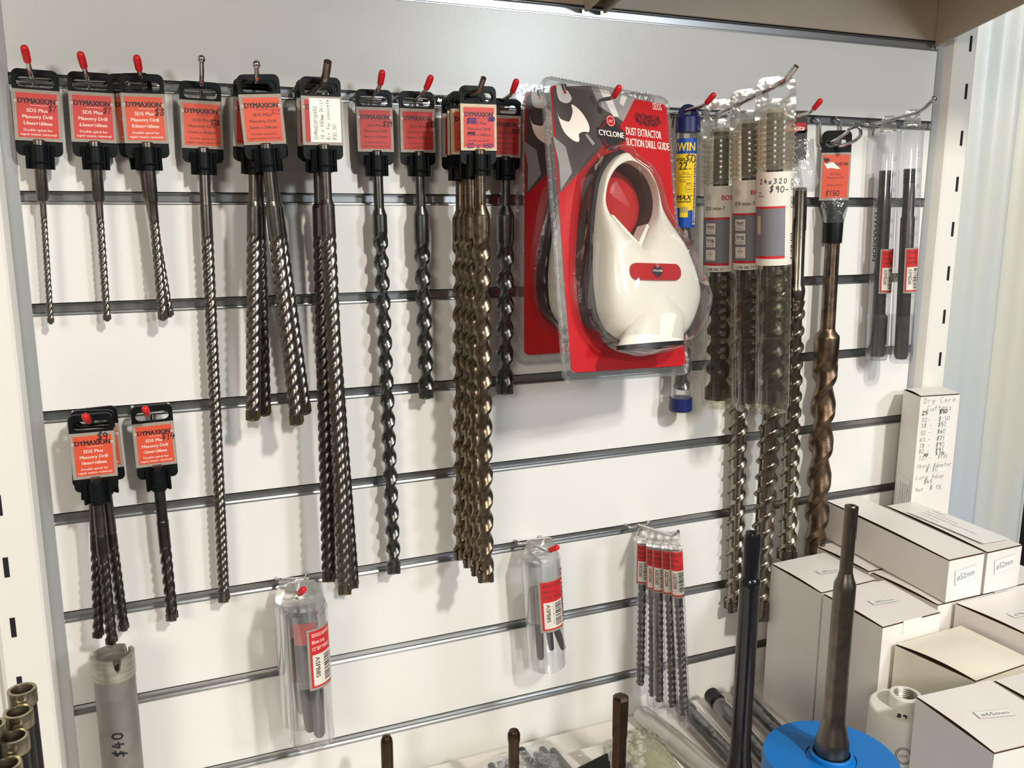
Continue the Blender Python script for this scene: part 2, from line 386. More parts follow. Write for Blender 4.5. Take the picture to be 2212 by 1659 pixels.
# slatted wall: boards between aluminium-lined slots, every 100 mm
wb = MB()
tops = [1.70-0.1*k for k in range(0, 12)]
prev = None
for k, zt in enumerate(tops):
    z_hi = tops[k]-0.010; z_lo = tops[k+1] if k+1 < len(tops) else 0.40
    wb.box(-0.002, BAYW, 0.0, 0.016, z_lo, z_hi, 0, bev=0.0006)
wb.box(-0.002, BAYW, 0.016, 0.022, 0.40, 1.70, 0)
struct(wb.build('wall_back', [PANEL]))
def rail(z, n):
    m = MB(); y = [(-.0006, z+.0008), (-.0006, z-.0002), (.0030, z-.0003), (.0048, z-.0012), (.0048, z-.0078), (.0034, z-.0088), (-.0008, z-.0094), (-.0010, z-.0108)]
    th = 0.0008
    pts = y; vs = []; fs = []
    for x in (0.0, BAYW-0.001):
        for p in pts: vs.append((x, p[0], p[1]))
    L = len(pts)
    for i in range(L-1): fs.append((i, i+1, L+i+1, L+i))
    m.add(vs, fs, 0)
    # lips returning to the board
    m.box(0, BAYW-.001, -.0006, 0.0002, z-.0001, z+.0008, 0); m.box(0, BAYW-.001, -.0010, 0.0002, z-.0108, z-.0099, 0)
    return struct(m.build('trim_%d' % n, [ALU], flat=True))
for k, zt in enumerate(tops): rail(zt, k+1)
# taupe steel back panel above the top slot
m = MB(); m.box(-0.30, BAYW, 0.0005, 0.012, 1.7018, 2.12, 0, bev=0.0008); struct(m.build('wall_upper', [TAUPE]))
# slotted uprights
def upright(n, side):
    # side -1: left of the bay, +1: right of the bay; profile in x,y
    x0 = 0.0 if side < 0 else BAYW
    s = -1 if side < 0 else 1
    fl = 0.011
    m = MB()
    P = [(x0, -0.001), (x0+s*fl, -0.001), (x0+s*(fl+.0035), -0.0125), (x0+s*(fl+.006), -0.0145), (x0+s*.052, -0.0145), (x0+s*.0555, -0.012), (x0+s*.0555, 0.05), (x0, 0.05)]
    m.zprism([P[0], P[1], (x0+s*fl, 0.03), (x0, 0.03)], 0.0, 2.12, 1)
    m.zprism([P[1], P[2], P[3], P[4], P[5], P[6], (x0+s*fl, 0.05)], 0.0, 2.12, 0)
    for k in range(31):
        zc = 1.6994-0.06*(k-5)
        if zc < 0.2: continue
        a, b = sorted((x0+s*.0395, x0+s*.0440))
        m.box(a, b, -0.01475, -0.0140, zc-.0098, zc+.0098, 2)  # near-black plate on the face stands for the shade inside the slot
    return struct(m.build('trim_%d' % n, [POST, TRIMG, SLOT], flat=True))
upright(20, -1); upright(21, 1)
# floor, ceiling and the rest of the shop behind the shopper
FLOOR = mat('grey_vinyl_floor', srgb(150, 146, 138), 0.5, var=0.1, scale=6)
CEIL = mat('white_ceiling', srgb(235, 233, 226), 0.8, var=0.02, scale=3)
SHOPW = mat('cream_shop_wall', srgb(205, 200, 188), 0.8, var=0.06, scale=2)
m = MB(); m.box(-3.0, 3.6, -4.2, 1.2, -0.05, 0.0, 0); struct(m.build('floor', [FLOOR]))
m = MB(); m.box(-3.0, 3.6, -4.2, 1.2, 2.80, 2.85, 0); struct(m.build('ceiling', [CEIL]))
m = MB(); m.box(-3.0, -2.95, -4.2, 1.2, 0, 2.8, 0); struct(m.build('wall_left', [SHOPW]))
DARKW = mat('dark_partition', srgb(34, 33, 34), 0.8, var=0.2, scale=40)
m = MB(); m.box(-2.95, 3.6, 0.9, 0.95, 0, 2.8, 0); struct(m.build('wall_rear', [DARKW]))
# neighbouring white bay on the left (only its edge could show)
m = MB(); m.box(-0.95, -0.0560, 0.0, 0.016, 0.40, 2.12, 0); struct(m.build('wall_neighbour', [PANEL]))

# shelf the tools stand on
SHELF = mat('white_shelf_board', srgb(236, 230, 220), 0.4, var=0.03, scale=12, bump=0.04, bscale=400)
ZS = 0.845
st = thing('display_shelf', 'white lower shelf board carrying cartons, core bits and rods', 'shelf', Matrix.Translation((0.5, -0.3, ZS)))
m = MB(); m.box(-0.80, 0.60, -0.20, 0.285, -0.022, 0.0, 0, bev=0.001); m.build('shelf_board', [SHELF], st)
m = MB(); m.box(-0.80, 0.60, -0.205, -0.20, -0.035, -0.0002, 0, bev=0.001); m.build('front_edge', [SHELF], st)
for xx in (-0.55, 0.575):
    m = MB(); m.prism([(xx, -0.025), (xx+.004, -0.025), (xx+.004, -0.10), (xx, -0.10)], 0.02, 0.290, 0); m.build('bracket', [POST], st)

# overhead shelves on tapered brackets
def overhead(x0, x1, label, depth, zz, bx):
    o = thing('overhead_shelf', label, 'shelf', Matrix.Translation(((x0+x1)/2, -depth/2, zz)))
    cx = (x0+x1)/2; cy = -depth/2
    m = MB(); m.box(x0-cx, x1-cx, -depth/2, depth/2-.004, 0.0, 0.025, 0, bev=0.001); m.build('shelf_board', [TAUPE], o)
    for b in bx:
        m = MB()
        pts = [(-0.0015, 1.6955), (-0.010, 1.6965), (-0.135, 1.7265), (-depth+.02, 1.7265+(depth-.155)*.25), (-depth+.02, zz), (-0.0015, zz)]
        vs = [(b-cx-.0015, p[0]-cy, p[1]-zz) for p in pts]+[(b-cx+.0015, p[0]-cy, p[1]-zz) for p in pts]
        n = len(pts)
        m.add(vs, [tuple(range(n)), tuple(range(n, 2*n))[::-1]]+[((i+1) % n, i, n+i, n+(i+1) % n) for i in range(n)], 0)
        m.build('bracket', [TAUPE], o, flat=True)
overhead(-0.02, 0.568, 'taupe overhead shelf on the left with one bracket tip showing', 0.62, 1.90, (-0.016, 0.5585))
overhead(0.572, 1.079, 'taupe overhead shelf on the right with the broad bracket plate', 0.62, 1.90, (0.5815, 1.0745))

# ================================================================== hooks
HOOKS = []
def curve(P, n=6):
    # round the corners of a polyline
    P = [Vector(p) for p in P]; out = [P[0]]
    for i in range(1, len(P)-1):
        a, b, c = P[i-1], P[i], P[i+1]
        d = min((a-b).length, (c-b).length)*0.42
        p = b+(a-b).normalized()*d; q = b+(c-b).normalized()*d
        for k in range(n+1):
            t = k/n; out.append(p*(1-t)**2+b*2*t*(1-t)+q*t**2)
    out.append(P[-1]); return out
def hook(base, elbow, ye, tip, yt, end, label, r=0.0021, bar=0.016, mat_=None, group=None, barz=None):
    mat_ = mat_ or CHROME
    B = at(base[0], base[1], -0.004); E_ = at(elbow[0], elbow[1], ye); T = at(tip[0], tip[1], yt)
    o = thing('slatwall_hook', label, 'hook', Matrix.Translation(B), group)
    Z = lambda p: Vector(p)-B
    m = MB()
    # wire frame: bar lying across the slot, two bent ends gripping the slot, a stub resting on the board
    m.tube(curve([(-bar, .004, .002), (-bar, 0, .002), (-bar+.003, -.004, -.001), (bar-.003, -.004, -.001), (bar, 0, .002), (bar, .004, .002)], 3), 0.0020, 8)
    m.build('crossbar', [mat_], o, angle=60)
    m = MB(); m.tube([(0, -.003, 0), (0, -.0015, -.010), (0, -.0012, -.0135)], 0.0017, 8); m.build('stay', [mat_], o, angle=60)
    m = MB(); m.tube(curve([(0, -.002, 0), Z(E_), Z(T)], 7), r, 10); m.build('prong', [mat_], o, angle=60)
    d = (T-E_).normalized()
    if end == 'red':
        m = MB(); a = Z(T)-d*0.0125
        m.tube([a, a+d*.001, a+d*.009, a+d*.0125, a+d*.0142, a+d*.0148], [r*1.25, r*1.45, r*1.62, r*1.5, r*1.0, r*.3], 12); m.build('tip_cap', [REDCAP], o, angle=60)
    elif end == 'ball':
        m = MB(); m.ball(Z(T), r*1.65); m.build('ball_tip', [mat_], o, angle=60)
    return o
RG = 'wire hooks of the top rail'
hook((72.5, 172), (64.6, 153.5), -.030, (52.5, 103), -.042, 'red', 'red-capped wire hook holding the 5.0mm drill card, first in the top row', group=RG)
hook((192.5, 178), (186, 161), -.030, (173.8, 117), -.042, 'red', 'red-capped wire hook holding the 6.5mm drill card', group=RG)
hook((311.5, 183), (303, 162), -.034, (295.3, 124.5), -.046, 'red', 'red-capped wire hook holding the two 8.0mm drill cards', group=RG)
hook((433, 191), (436, 177), -.030, (435.5, 127), -.045, 'ball', 'ball-ended wire hook holding the long thin $28 drill', group=RG)
hook((547, 189), (555, 172), -.085, (554, 139.5), -.098, 'ball', 'ball-ended wire hook through the fanned bundle of four drills', group=RG)
hook((671, 201), (703, 169), -.088, (708, 133), -.100, 'none', 'thick dark steel hook holding the drill with white handwritten card', r=.0036, mat_=DULLWIRE, group=RG)
hook((800, 213), (820.6, 187), -.036, (825.6, 156), -.044, 'red', 'red-capped wire hook holding the $39 drill card', group=RG)
hook((894, 215), (918.5, 197), -.036, (930.6, 167), -.044, 'red', 'red-capped wire hook holding the $30 drill card', group=RG)
hook((985, 215), (1036, 194.5), -.104, (1045, 168), -.114, 'none', 'dull steel hook holding the stack of 22 x 450 drills', r=.0026, mat_=DULLWIRE, group=RG)
hook((1074, 224), (1105, 203.5), -.036, (1115.5, 175), -.044, 'red', 'red-capped wire hook holding the dark $40 drill, beside the blister packs', group=RG)
hook((1212, 229), (1324, 211.5), -.098, (1337.7, 188.5), -.108, 'red', 'red-capped wire hook through the two red blister packs', group=RG)
hook((1452, 246), (1521.5, 228), -.052, (1542, 204.5), -.062, 'red', 'red-capped wire hook holding the blue-capped tube', group=RG)
hook((1545, 250), (1694, 175.5), -.135, (1720.5, 143), -.150, 'none', 'long bare steel hook carrying three clear ribbed tubes', r=.0029, group=RG)
hook((1700, 256), (1751, 243.5), -.046, (1772.5, 217), -.056, 'red', 'red-capped wire hook behind the clear ribbed tubes', group=RG)
hook((1884, 269), (1990, 241), -.068, (2017.5, 213.5), -.080, 'ball', 'ball-ended wire hook holding two clear tubes at the right post', group=RG)
hook((199, 893), (192.5, 913), -.058, (184, 899), -.072, 'red', 'red-capped hook holding three drills marked $9')
hook((325, 882), (319.5, 897), -.042, (313.5, 883), -.056, 'red', 'red-capped hook holding the single drill marked $14')
hook((631, 1250), (645, 1284), -.095, (655.5, 1273), -.106, 'red', 'red-capped hook through the pair of clear tubes low on the wall')
hook((1141, 1168), (1182, 1191), -.052, (1204, 1182), -.064, 'red', 'red-capped hook holding the single clear tube of three black spikes')
hook((1378, 1134), (1452, 1157), -.098, (1465.5, 1147.5), -.108, 'none', 'bare steel hook carrying five thin clear drill tubes')
# looped display hook: two legs hung in the slot and a closed loop prong
B = at(1787, 258, -.004); o = thing('loop_hook', 'chrome wire hook with closed loop holding the $150 drill', 'hook', Matrix.Translation(B))
def RL(u, v, y): return at(u, v, y)-B
for u in (1762, 1807):
    m = MB(); m.tube(curve([RL(u-2, 253, .004), RL(u, 257, -.003), RL(u+9, 263, -.004), RL(u+9, 268, -.004), RL(u+8, 312, -.004)], 4), .0019, 8); m.build('leg', [CHROME], o, angle=60)
m = MB(); m.tube(curve([RL(1770, 312, -.004), RL(1784, 312, -.005), RL(1816, 310, -.004)], 4), .0019, 8); m.build('crossbar', [CHROME], o, angle=60)
m = MB(); m.tube(curve([RL(1784, 311, -.005), RL(1806, 301, -.022), RL(1826, 290, -.036), RL(1836, 277, -.046), RL(1856, 272, -.056), RL(1861, 292, -.056), RL(1846, 305, -.046), RL(1812, 317, -.022), RL(1796, 314, -.005)], 5), .0021, 10); m.build('loop', [CHROME], o, angle=60)

# ================================================================== masonry drills on hanger cards
def hanger_mesh():
    m = MB()
    slot = rrect(-.0148, .0148, -.0148, -.0062, .0042)
    m.ring(rrect(-.0182, .0182, -.0178, 0, .0055, rr=(0, 0, .0055, .0055)), slot, -.0034, 0.0, 0)
    m.ring(rrect(-.0160, .0160, -.0162, -.0022, .0045), rrect(-.0152, .0152, -.0154, -.0050, .0042), -.0042, -.0034, 0, n=32)
    m.prism(rrect(-.0182, .0182, -.0720, -.0170, .004, rr=(.005, .005, 0, 0)), -.0022, 0.0, 0)
    for x in (-.0125, .0125): m.lathe([(.0020, 0), (.0020, .0006)], 12, 0, Matrix.Translation((x, -.0022, -.0665)) @ Matrix.Rotation(PI/2, 4, 'X'))
    return m
def collar_mesh():
    # clip around the shank: centre sleeve and two side ribs
    m = MB()
    pts = [(-.0112, 0), (-.0112, -.0062), (-.0098, -.0072), (-.0084, -.0062), (-.0078, -.0040), (-.0062, -.0040)]
    arc = [(.0064*math.cos(a), -.0062+.0064*math.sin(a)) for a in [PI+PI*i/10 for i in range(11)]]
    rgt = [(-x, y) for x, y in pts[::-1]]
    m.zprism(pts+arc+rgt, -.0830, -.0628, 0)
    m.tube([(-.0062, -.0126, -.0765), (-.003, -.0138, -.0772), (0, -.0142, -.0776), (.003, -.0138, -.0772), (.0062, -.0126, -.0765)], .0007, 6, 0)
    return m
HANG = None; CLIP = None
def share(cache, name, fn, mats, parent):
    if name not in cache: cache[name] = fn().build(name, mats, parent); return cache[name]
    o = bpy.data.objects.new(name, cache[name].data); COL.objects.link(o); o.parent = parent; return o
SH = {}
def card_mesh(lines, ink, red, price, reverse=False, thick=.0006, sticker=None, extra=None):
    # print on the front of the board: materials 0 board 1 red 2 brand ink 3 line ink 4 pen 5 violet 6 paper
    m = MB(); y0 = -.0030
    m.box(-.0184, .0184, y0-thick, y0+.0006, -.0595, -.0166, 0, bev=.0002)
    y = y0-thick-.00015
    m.quad(-.0155, .0158, -.0566, -.0196, y, 1)
    y -= .0001
    if reverse:
        for k in range(3):
            m.lathe([(.0024, 0), (.0024, .00008)], 14, 5, Matrix.Translation((-.0105, y, -.026-.007*k)) @ Matrix.Rotation(PI/2, 4, 'X'))
        for k in range(5): m.quad(-.009, .013-.002*(k % 2), -.0440-.0026*k, -.0434-.0026*k, y, 3)
        return m
    m.text('DYMAXION', 0, -.0283, .0046, y, 2, width=.0285, bold=.05)
    for a, b in ((-.0172, -.0150), (.0146, .0170)):
        m.quad(a, b, -.0262, -.0257, y-.00005, 6); m.quad(a, b, -.0275, -.0271, y-.00005, 6)
    for k in range(7): m.quad(-.0045+.0019*k, -.0032+.0019*k, -.0299, -.0295, y, 3)
    if lines:
        z = -.0353
        for i, t in enumerate(lines):
            h, w, st, bd = ((.0030, .0160, .0053, .018), (.0030, .0228, .0054, .018), (.0030, .0268, .0052, .02), (.0021, .0222, .0036, .01), (.0021, .0276, .004, .01))[i]
            if ink == 'k': h *= .86
            m.text(t, 0, z, h, y, 3, width=min(w, w*len(t)/(8, 13, 14, 17, 19)[i]*1.05), bold=bd); z -= st
    if price:
        t, px_, pz_, hh = price; m.pen(t, px_, pz_, hh, y-.0001, 4, w=hh*.12, adv=hh*.62)
    if extra: extra(m, y)
    if sticker: sticker(m, y)
    return m
def tip_mesh(R, L, wings=4):
    # carbide head: crossed plates with a chisel point
    m = MB()
    for k in range(wings//2):
        a = PI/2*k+.5; w = R*.18
        pts = [(-R*1.12, 0), (R*1.12, 0), (R*1.12, -L*.80), (0, -L*(1.0 if k == 0 else .92)), (-R*1.12, -L*.80)]
        m.prism(pts, -w, w, 0, Matrix.Rotation(a, 4, 'Z'))
    return m
def head_mesh(R, L):
    m = MB()
    m.lathe([(R*.80, .002), (R*.78, -L*.62), (R*.50, -L*.80), (R*.12, -L*.86)], 16, 0)
    return m
def drill(A, B, yA, yB, R, neck, flute, label, card, profile, steel, group=None, head=22, tipmat=None, yaw=0.0, shank=.0051, taper=.004, clip=True, hmat=None, cardmats=None, name='masonry_drill', ridge=None, cx=0, roll=0):
    a = at(A[0], A[1], yA); b = at(B[0], B[1], yB)
    M = frame(a, b, yaw); o = thing(name, label, 'drill bit', M, group)
    L = (b-a).length; zt = -L; cy = -.0062
    zn = -along(a, b, neck); zf = -along(a, b, flute); zh = min(zt+.012, -along(a, b, B[1]-head))
    hg = share(SH, 'hanger', hanger_mesh, [BLACKP], o); share(SH, 'clip_collar', collar_mesh, [BLACKP], hg)
    card.build('label_card', cardmats, o, flat=True)
    hm = steel
    m = MB(); sr = shank
    prof = [(sr*.8, -.0582), (sr, -.0590), (sr, zn+taper), (R*.92 if R > sr else R, zn), (R*.92 if R > sr else R, zf-.001)]
    if R > sr: prof = [(sr*.8, -.0582), (sr, -.0590), (sr, zn+taper), (R*.93, zn), (R*.985, zn-.0006), (R*.985, zf-.0005)]
    else: prof = [(sr*.8, -.0582), (sr, -.0590), (sr, zn+.003), (sr*.9, zn+.0012), (R, zn-.0008), (R, zf-.0005)]
    m.lathe(prof, 32, 0, cy=cy); m.build('shank', [hm], o, angle=16)
    m = MB(); p = dict(profile)
    m.helix(R, p['core'], zf, zh, p['pitch'], p['n'], p['q'], cy=cy, fade=p.get('fade', .008), nth=p.get('nth', 36), prof=p.get('prof'))
    fl = m.build('fluted_shaft', [steel], o)
    hd = MB(); T = Matrix.Translation((0, cy, zh))
    h = head_mesh(R, zh-zt+.002); hd.add(h.v, h.f, 0, T)
    t = tip_mesh(R, zh-zt+.0); hd.add(t.v, t.f, 1, T)
    hd.build('carbide_head', [steel, tipmat or CARBIDE], fl, flat=True)
    return o
F4 = lambda d: dict(core=.78, pitch=d*3.1, n=4, q=.4, prof=(.26, .12, .55), nth=72, fade=.010)          # four-start fine spiral
F2 = lambda d: dict(core=.74, pitch=d*3.3, n=4, q=.4, prof=(.24, .14, .55), nth=64)          # small two-start spiral
FU = lambda d: dict(core=.63, pitch=d*2.75, n=2, q=.6, prof=(.17, .07, .40), nth=60, fade=.014)   # wide U flute
WHT = lambda d, b='Double spiral for', c='rapid waste removal': ['SDS Plus', 'Masonry Drill', d, b, c]
CM = lambda red, ink: [CARD, red, INKB, ink, INKB, BLUEINK, PAPER]
PR = lambda t: (t, .0085, -.0345, .0048)
G1 = 'carded masonry drills on the top rail'
drill((75, 151), (111, 697), -.013, -.012, .0026, 437, 466, 'thin 5.0mm drill on reflection-tinted red card, first on the top rail', card_mesh(WHT('5.0mm×160mm'), 'w', RED1, PR('$7')), F2(.0062), STEEL, G1, head=12, cardmats=CM(RED1, INKW))
drill((194, 157), (232, 691), -.013, -.012, .0033, 439, 468, 'thin 6.5mm drill on reflection-tinted red card, second on the top rail', card_mesh(WHT('6.5mm×160mm'), 'w', RED1, PR('$7')), F2(.0074), STEEL, G1, head=12, cardmats=CM(RED1, INKW))
drill((276, 159), (366, 683), -.010, -.011, .0040, 441, 470, 'rear 8.0mm drill, card half hidden behind the $8 card', card_mesh(WHT('8.0mm×160mm'), 'w', RED2, None), F2(.0085), STEEL, G1, head=14, cardmats=CM(RED2, INKW))
drill((304, 160), (352, 690), -.024, -.022, .0042, 441, 474, 'front 8.0mm drill on orange card priced $8', card_mesh(WHT('8.0mm×160mm'), 'w', RED2, ('$8', .0085, -.0355, .0062)), F2(.0085), STEEL, G1, head=14, cardmats=CM(RED2, INKW))
drill((431, 177), (483, 1297), -.014, -.013, .0056, 443, 508, 'very long thin drill on orange card priced $28', card_mesh(WHT('12mm x 450mm'), 'k', RED2, ('$28', .0072, -.0380, .0046)), F4(.0098), STEEL, G1, head=34, cardmats=CM(RED2, INKG))
# fanned bundle of four
GB = 'bundle of four 200mm drills on the ball-ended hook'
drill((549, 180), (569, 897), -.020, -.016, .0068, 445, 506, 'rearmost straight drill of the fanned bundle of four', card_mesh(WHT('16mm x 200mm'), 'k', RED3, None), F4(.0128), STEELD, GB, head=32, tipmat=BRASS, cardmats=CM(RED3, INKG))
drill((556, 170), (657, 894), -.036, -.030, .0068, 447, 508, 'rear slanted drill of the fanned bundle of four', card_mesh(WHT('16mm x 200mm'), 'k', RED3, None), F4(.0128), STEEL, GB, head=32, tipmat=BRASS, cardmats=CM(RED3, INKG))
drill((549, 172), (545, 907), -.052, -.044, .0068, 444, 502, 'front straight drill of the fanned bundle, card tucked behind', card_mesh(WHT('16mm x 200mm'), 'k', RED3, None), F4(.0128), STEEL, GB, head=32, tipmat=BRASS, cardmats=CM(RED3, INKG))
drill((555, 161), (640, 916), -.069, -.058, .0068, 444, 503, 'front slanted drill of the fanned bundle, orange card on top', card_mesh(WHT('16mm x 200mm'), 'k', RED2, ('$22', .0080, -.0338, .0040)), F4(.0128), STEEL, GB, head=32, tipmat=BRASS, cardmats=[CARD, RED2, INKB, INKG, RED3, BLUEINK, PAPER])
# 16 x 450 bundle with the white sticker
def sticker(m, y):
    m.quad(-.0112, .0168, -.0568, -.0184, y-.0001, 6)
    for k, t in enumerate(('DYMAXDSP16450', '16 x 450mm Drill', 'Bir for concrete', '$32.50')):
        m.pen(t, -.0046+.0056*k, -.0545, .0032, y-.0002, 4, w=.00028, rot=PI/2, adv=.0022)
GC = 'bundle of 16 x 450 drills on the thick dark hook'
drill((676, 180), (759, 1266), -.024, -.020, .0072, 448, 506, 'rear drill of the long trio, tip swung out furthest', card_mesh(WHT('16mm x 450mm'), 'k', RED3, None), F4(.0136), STEELD, GC, head=42, cardmats=CM(RED3, INKG))
drill((681, 174), (708, 1252), -.046, -.042, .0072, 447, 505, 'dark middle drill of the long trio, hanging straightest', card_mesh(WHT('16mm x 450mm'), 'k', RED3, None), F4(.0136), STEELD, GC, head=42, cardmats=CM(RED3, INKG))
drill((690, 167), (743, 1279), -.069, -.060, .0072, 440, 503, 'front drill of the long trio, card with white handwritten sticker', card_mesh(None, 'k', RED3, None, sticker=sticker), F4(.0136), STEEL, GC, head=30, tipmat=BRASS, cardmats=CM(RED3, INKG))
drill((805, 194), (848, 1235), -.014, -.014, .0077, 463, 500, 'long drill with open flutes, red card priced $39', card_mesh(WHT('18mm x 450mm'), 'k', RED3, ('$39', .0075, -.0352, .0052)), FU(.0150), STEELG, G1, head=40, cardmats=CM(RED3, INKG), taper=.006)
drill((898, 198), (917, 860), -.014, -.014, .0084, 463, 520, 'short thick drill with open flutes, red card priced $30', card_mesh(WHT('20mm x 200mm', 'Grease tool fitting', 'regularly'), 'k', RED3, ('$30', .0082, -.0348, .0050)), FU(.0165), STEELG, G1, head=44, cardmats=CM(RED3, INKG), taper=.008)
# stack of 22 x 450
GD = 'stack of four 22 x 450 drills'
drill((990, 211), (992, 1205), -.018, -.016, .0088, 470, 512, 'rearmost long bronze drill of the stack, card turned to its back', card_mesh(None, 'k', RED3, None, reverse=True), FU(.0176), STEELW, GD, head=40, cardmats=CM(RED3, INKG), taper=.008)
drill((1001, 203), (1012, 1221), -.040, -.036, .0088, 468, 512, 'second long bronze drill from the back of the stack', card_mesh(WHT('22mm x 450mm'), 'k', RED2, None, thick=.0014), FU(.0176), STEELW, GD, head=40, cardmats=[CARDC, RED2, INKB, INKG, INKB, BLUEINK, PAPER], taper=.008)
drill((1008, 198), (1029, 1238), -.062, -.056, .0088, 466, 512, 'third long bronze drill of the stack, shank speckled with rust', card_mesh(WHT('22mm x 450mm'), 'k', RED2, None, thick=.0014), FU(.0176), STEELW, GD, head=40, cardmats=[CARDC, RED2, INKB, INKG, INKB, BLUEINK, PAPER], taper=.008)
def marked(m, y):
    m.pen('22 x 450', -.0120, -.0570, .0042, y-.0002, 4, w=.0006, adv=.0032)
    for k in range(7):
        m.pen('8', -.0125+.0013*k, -.0345, .0048, y-.0002, 4, w=.0004); m.pen('0', .0092+.0008*k, -.0322, .0036, y-.0002, 4, w=.0004)
        m.pen('8', -.0118+.0011*k, -.0445, .0022, y-.0002, 2, w=.0004)
    m.pen('$', -.0128, -.0352, .0055, y-.0002, 4, w=.0005)
drill((1030, 186), (1044, 1252), -.085, -.078, .0092, 463, 508, 'front long bronze drill of the stack, card marked 22 x 450', card_mesh(WHT('22mm x 400mm'), 'k', RED1, None, extra=marked, thick=.0009), FU(.0184), STEELW, GD, head=48, cardmats=[CARDC, RED1, INKB, INKG, BLUEINK, BLUEINK, PAPER], taper=.009)
drill((1088, 214), (1085, 851), -.014, -.015, .0098, 464, 520, 'short dark grey-green drill beside the blister packs, card priced $40', card_mesh(WHT('25mm x 260mm', 'Grease tool fitting', 'regularly'), 'k', RED3, ('$40', .0070, -.0352, .0050)), FU(.0192), STEELG, G1, head=58, cardmats=CM(RED3, INKG), taper=.009)
# lower pair of hooks
GE = 'three 10mm drills on one red-capped hook'
S2 = lambda d: dict(core=.74, pitch=d*2.9, n=3, q=.4, prof=(.24, .12, .55), nth=60)
drill((205, 879), (268, 1356), -.022, -.018, .0049, 1148, 1168, 'rear 10mm drill of the $9 trio, shaft leaning out', card_mesh(WHT('10mm×160mm'), 'w', RED2, None), S2(.0100), STEELD, GE, head=14, cardmats=CM(RED2, INKW))
drill((200, 885), (213, 1371), -.036, -.032, .0049, 1150, 1178, 'middle 10mm drill of the $9 trio, hanging straight behind', card_mesh(WHT('10mm×160mm'), 'w', RED2, None), S2(.0100), STEELD, GE, head=14, cardmats=CM(RED2, INKW))
drill((194, 893), (242, 1385), -.050, -.045, .0051, 1152, 1188, 'front 10mm drill with orange card marked $9', card_mesh(WHT('10mm×160mm'), 'w', RED2, ('$9', .0035, -.0250, .0072)), S2(.0100), STEELD, GE, head=16, cardmats=CM(RED2, INKW))
drill((326, 874), (372, 1335), -.024, -.020, .0056, 1119, 1172, 'single 12mm drill with orange card marked $14', card_mesh(WHT('12mm×160mm'), 'w', RED2, ('$14', .0062, -.0345, .0062)), S2(.0110), STEELD, None, head=18, cardmats=CM(RED2, INKW))

# ================================================================== large drill on the loop hook, shank taped to its card
a = at(1808, 282, -.014); b = at(1756, 1196, -.014)
o = thing('masonry_drill', 'thick brown drill taped to an orange card priced $150', 'drill bit', frame(a, b, -.5))
D = lambda py: -along(a, b, py)
m = MB(); z1 = D(330)
m.ring(rrect(-.0178, .0178, z1, 0, .005, rr=(0, 0, .007, .007)), rrect(-.0135, .0120, D(318), D(302), .003), -.0036, 0, 0)
m.prism([(-.0178, z1), (.0178, z1), (.0178, D(432)), (.0170, D(445)), (.0105, D(475)), (-.0105, D(475)), (-.0170, D(445)), (-.0178, D(432))], -.0024, 0, 0)
m.build('hanger', [BLACKP], o)
m = MB(); zc0, zc1 = D(433), z1+.0005
m.box(-.0182, .0182, -.0036, -.0022, zc0, zc1, 0, bev=.0002); y = -.0038
m.quad(-.0160, .0160, zc0+.003, zc1-.003, y, 1); y -= .0001
m.text('DYMAXION', .001, D(358), .0042, y, 2, width=.027, bold=.028)
for t, py, w in (('SDS Max', 378, .0130), ('Masonry Drill', 386, .0200), ('38mm x 450mm', 402, .0190)): m.text(t, .0, D(py), .0026, y, 3, width=w)
m.pen('$150', -.0108, D(424)+.001, .0062, y-.0001, 4, w=.0007, adv=.0042)
m._flat([(-.014+.003*i+random.uniform(-.001, .001), y-.00015, D(352)+random.uniform(-.0012, .003)) for i in range(5)]+[(.006-.004*i, y-.00015, D(362)-.001+random.uniform(-.001, .001)) for i in range(5)], [tuple(range(10))], 6, None, None)
m._flat([(-.0155, y-.0001, D(341)), (-.0085, y-.0001, D(342)), (-.0080, y-.0001, D(348)), (-.0135, y-.0001, D(350))], [(0, 1, 2, 3)], 4, None, None)
m.build('label_card', CM(RED2, INKG), o, flat=True)
m = MB(); cy = -.010
m.lathe([(.0095, D(438)), (.0100, D(465)), (.0118, D(475)), (.0112, D(524))], 18, 0, cy=cy)
m.box(-.0112, .0112, cy, -.001, D(524), D(470), 0, bev=.001); m.build('black_tape', [BLACKP], o)
FILM = clear('crinkled_clear_film', haze=.06, edge=.6, base=.08, rough=.12, bump=.7, bscale=120)
m = MB()
m.tube([(0, -.006, D(432)), (0, -.008, D(445)), (0, cy, D(465)), (0, cy, D(480))], [.0175, .0168, .0140, .0124], 14, 0, cap=False); m.build('clear_film', [FILM], o)
m = MB(); m.lathe([(.0090, D(520)), (.0092, D(706)), (.0098, D(712)), (.0150, D(722)), (.0155, D(727)), (.0152, D(775))], 26, 0, cy=cy)
m.build('shank', [BROWN], o)
m = MB()
for k in (-.0045, .0045): m.tube([(k, cy-.0082, D(527)), (k, cy-.0082, D(590)), (k, cy-.0078, D(596))], [.0016, .0016, .0008], 8, 0)
m.build('shank_groove', [STEELD], o)
m = MB(); m.helix(.0155, .66, D(770), D(1160), .098, 2, .5, cy=cy, fade=.016, nth=64, prof=(.20, .10, .52)); m.build('fluted_shaft', [BROWN], o)
m = MB(); T = Matrix.Translation((0, cy, D(1160))); LH = D(1160)-D(1196)
h = head_mesh(.016, LH); m.add(h.v, h.f, 0, T); t = tip_mesh(.0140, LH); m.add(t.v, t.f, 1, T); m.build('carbide_head', [BROWN, CARBIDE], o, flat=True)

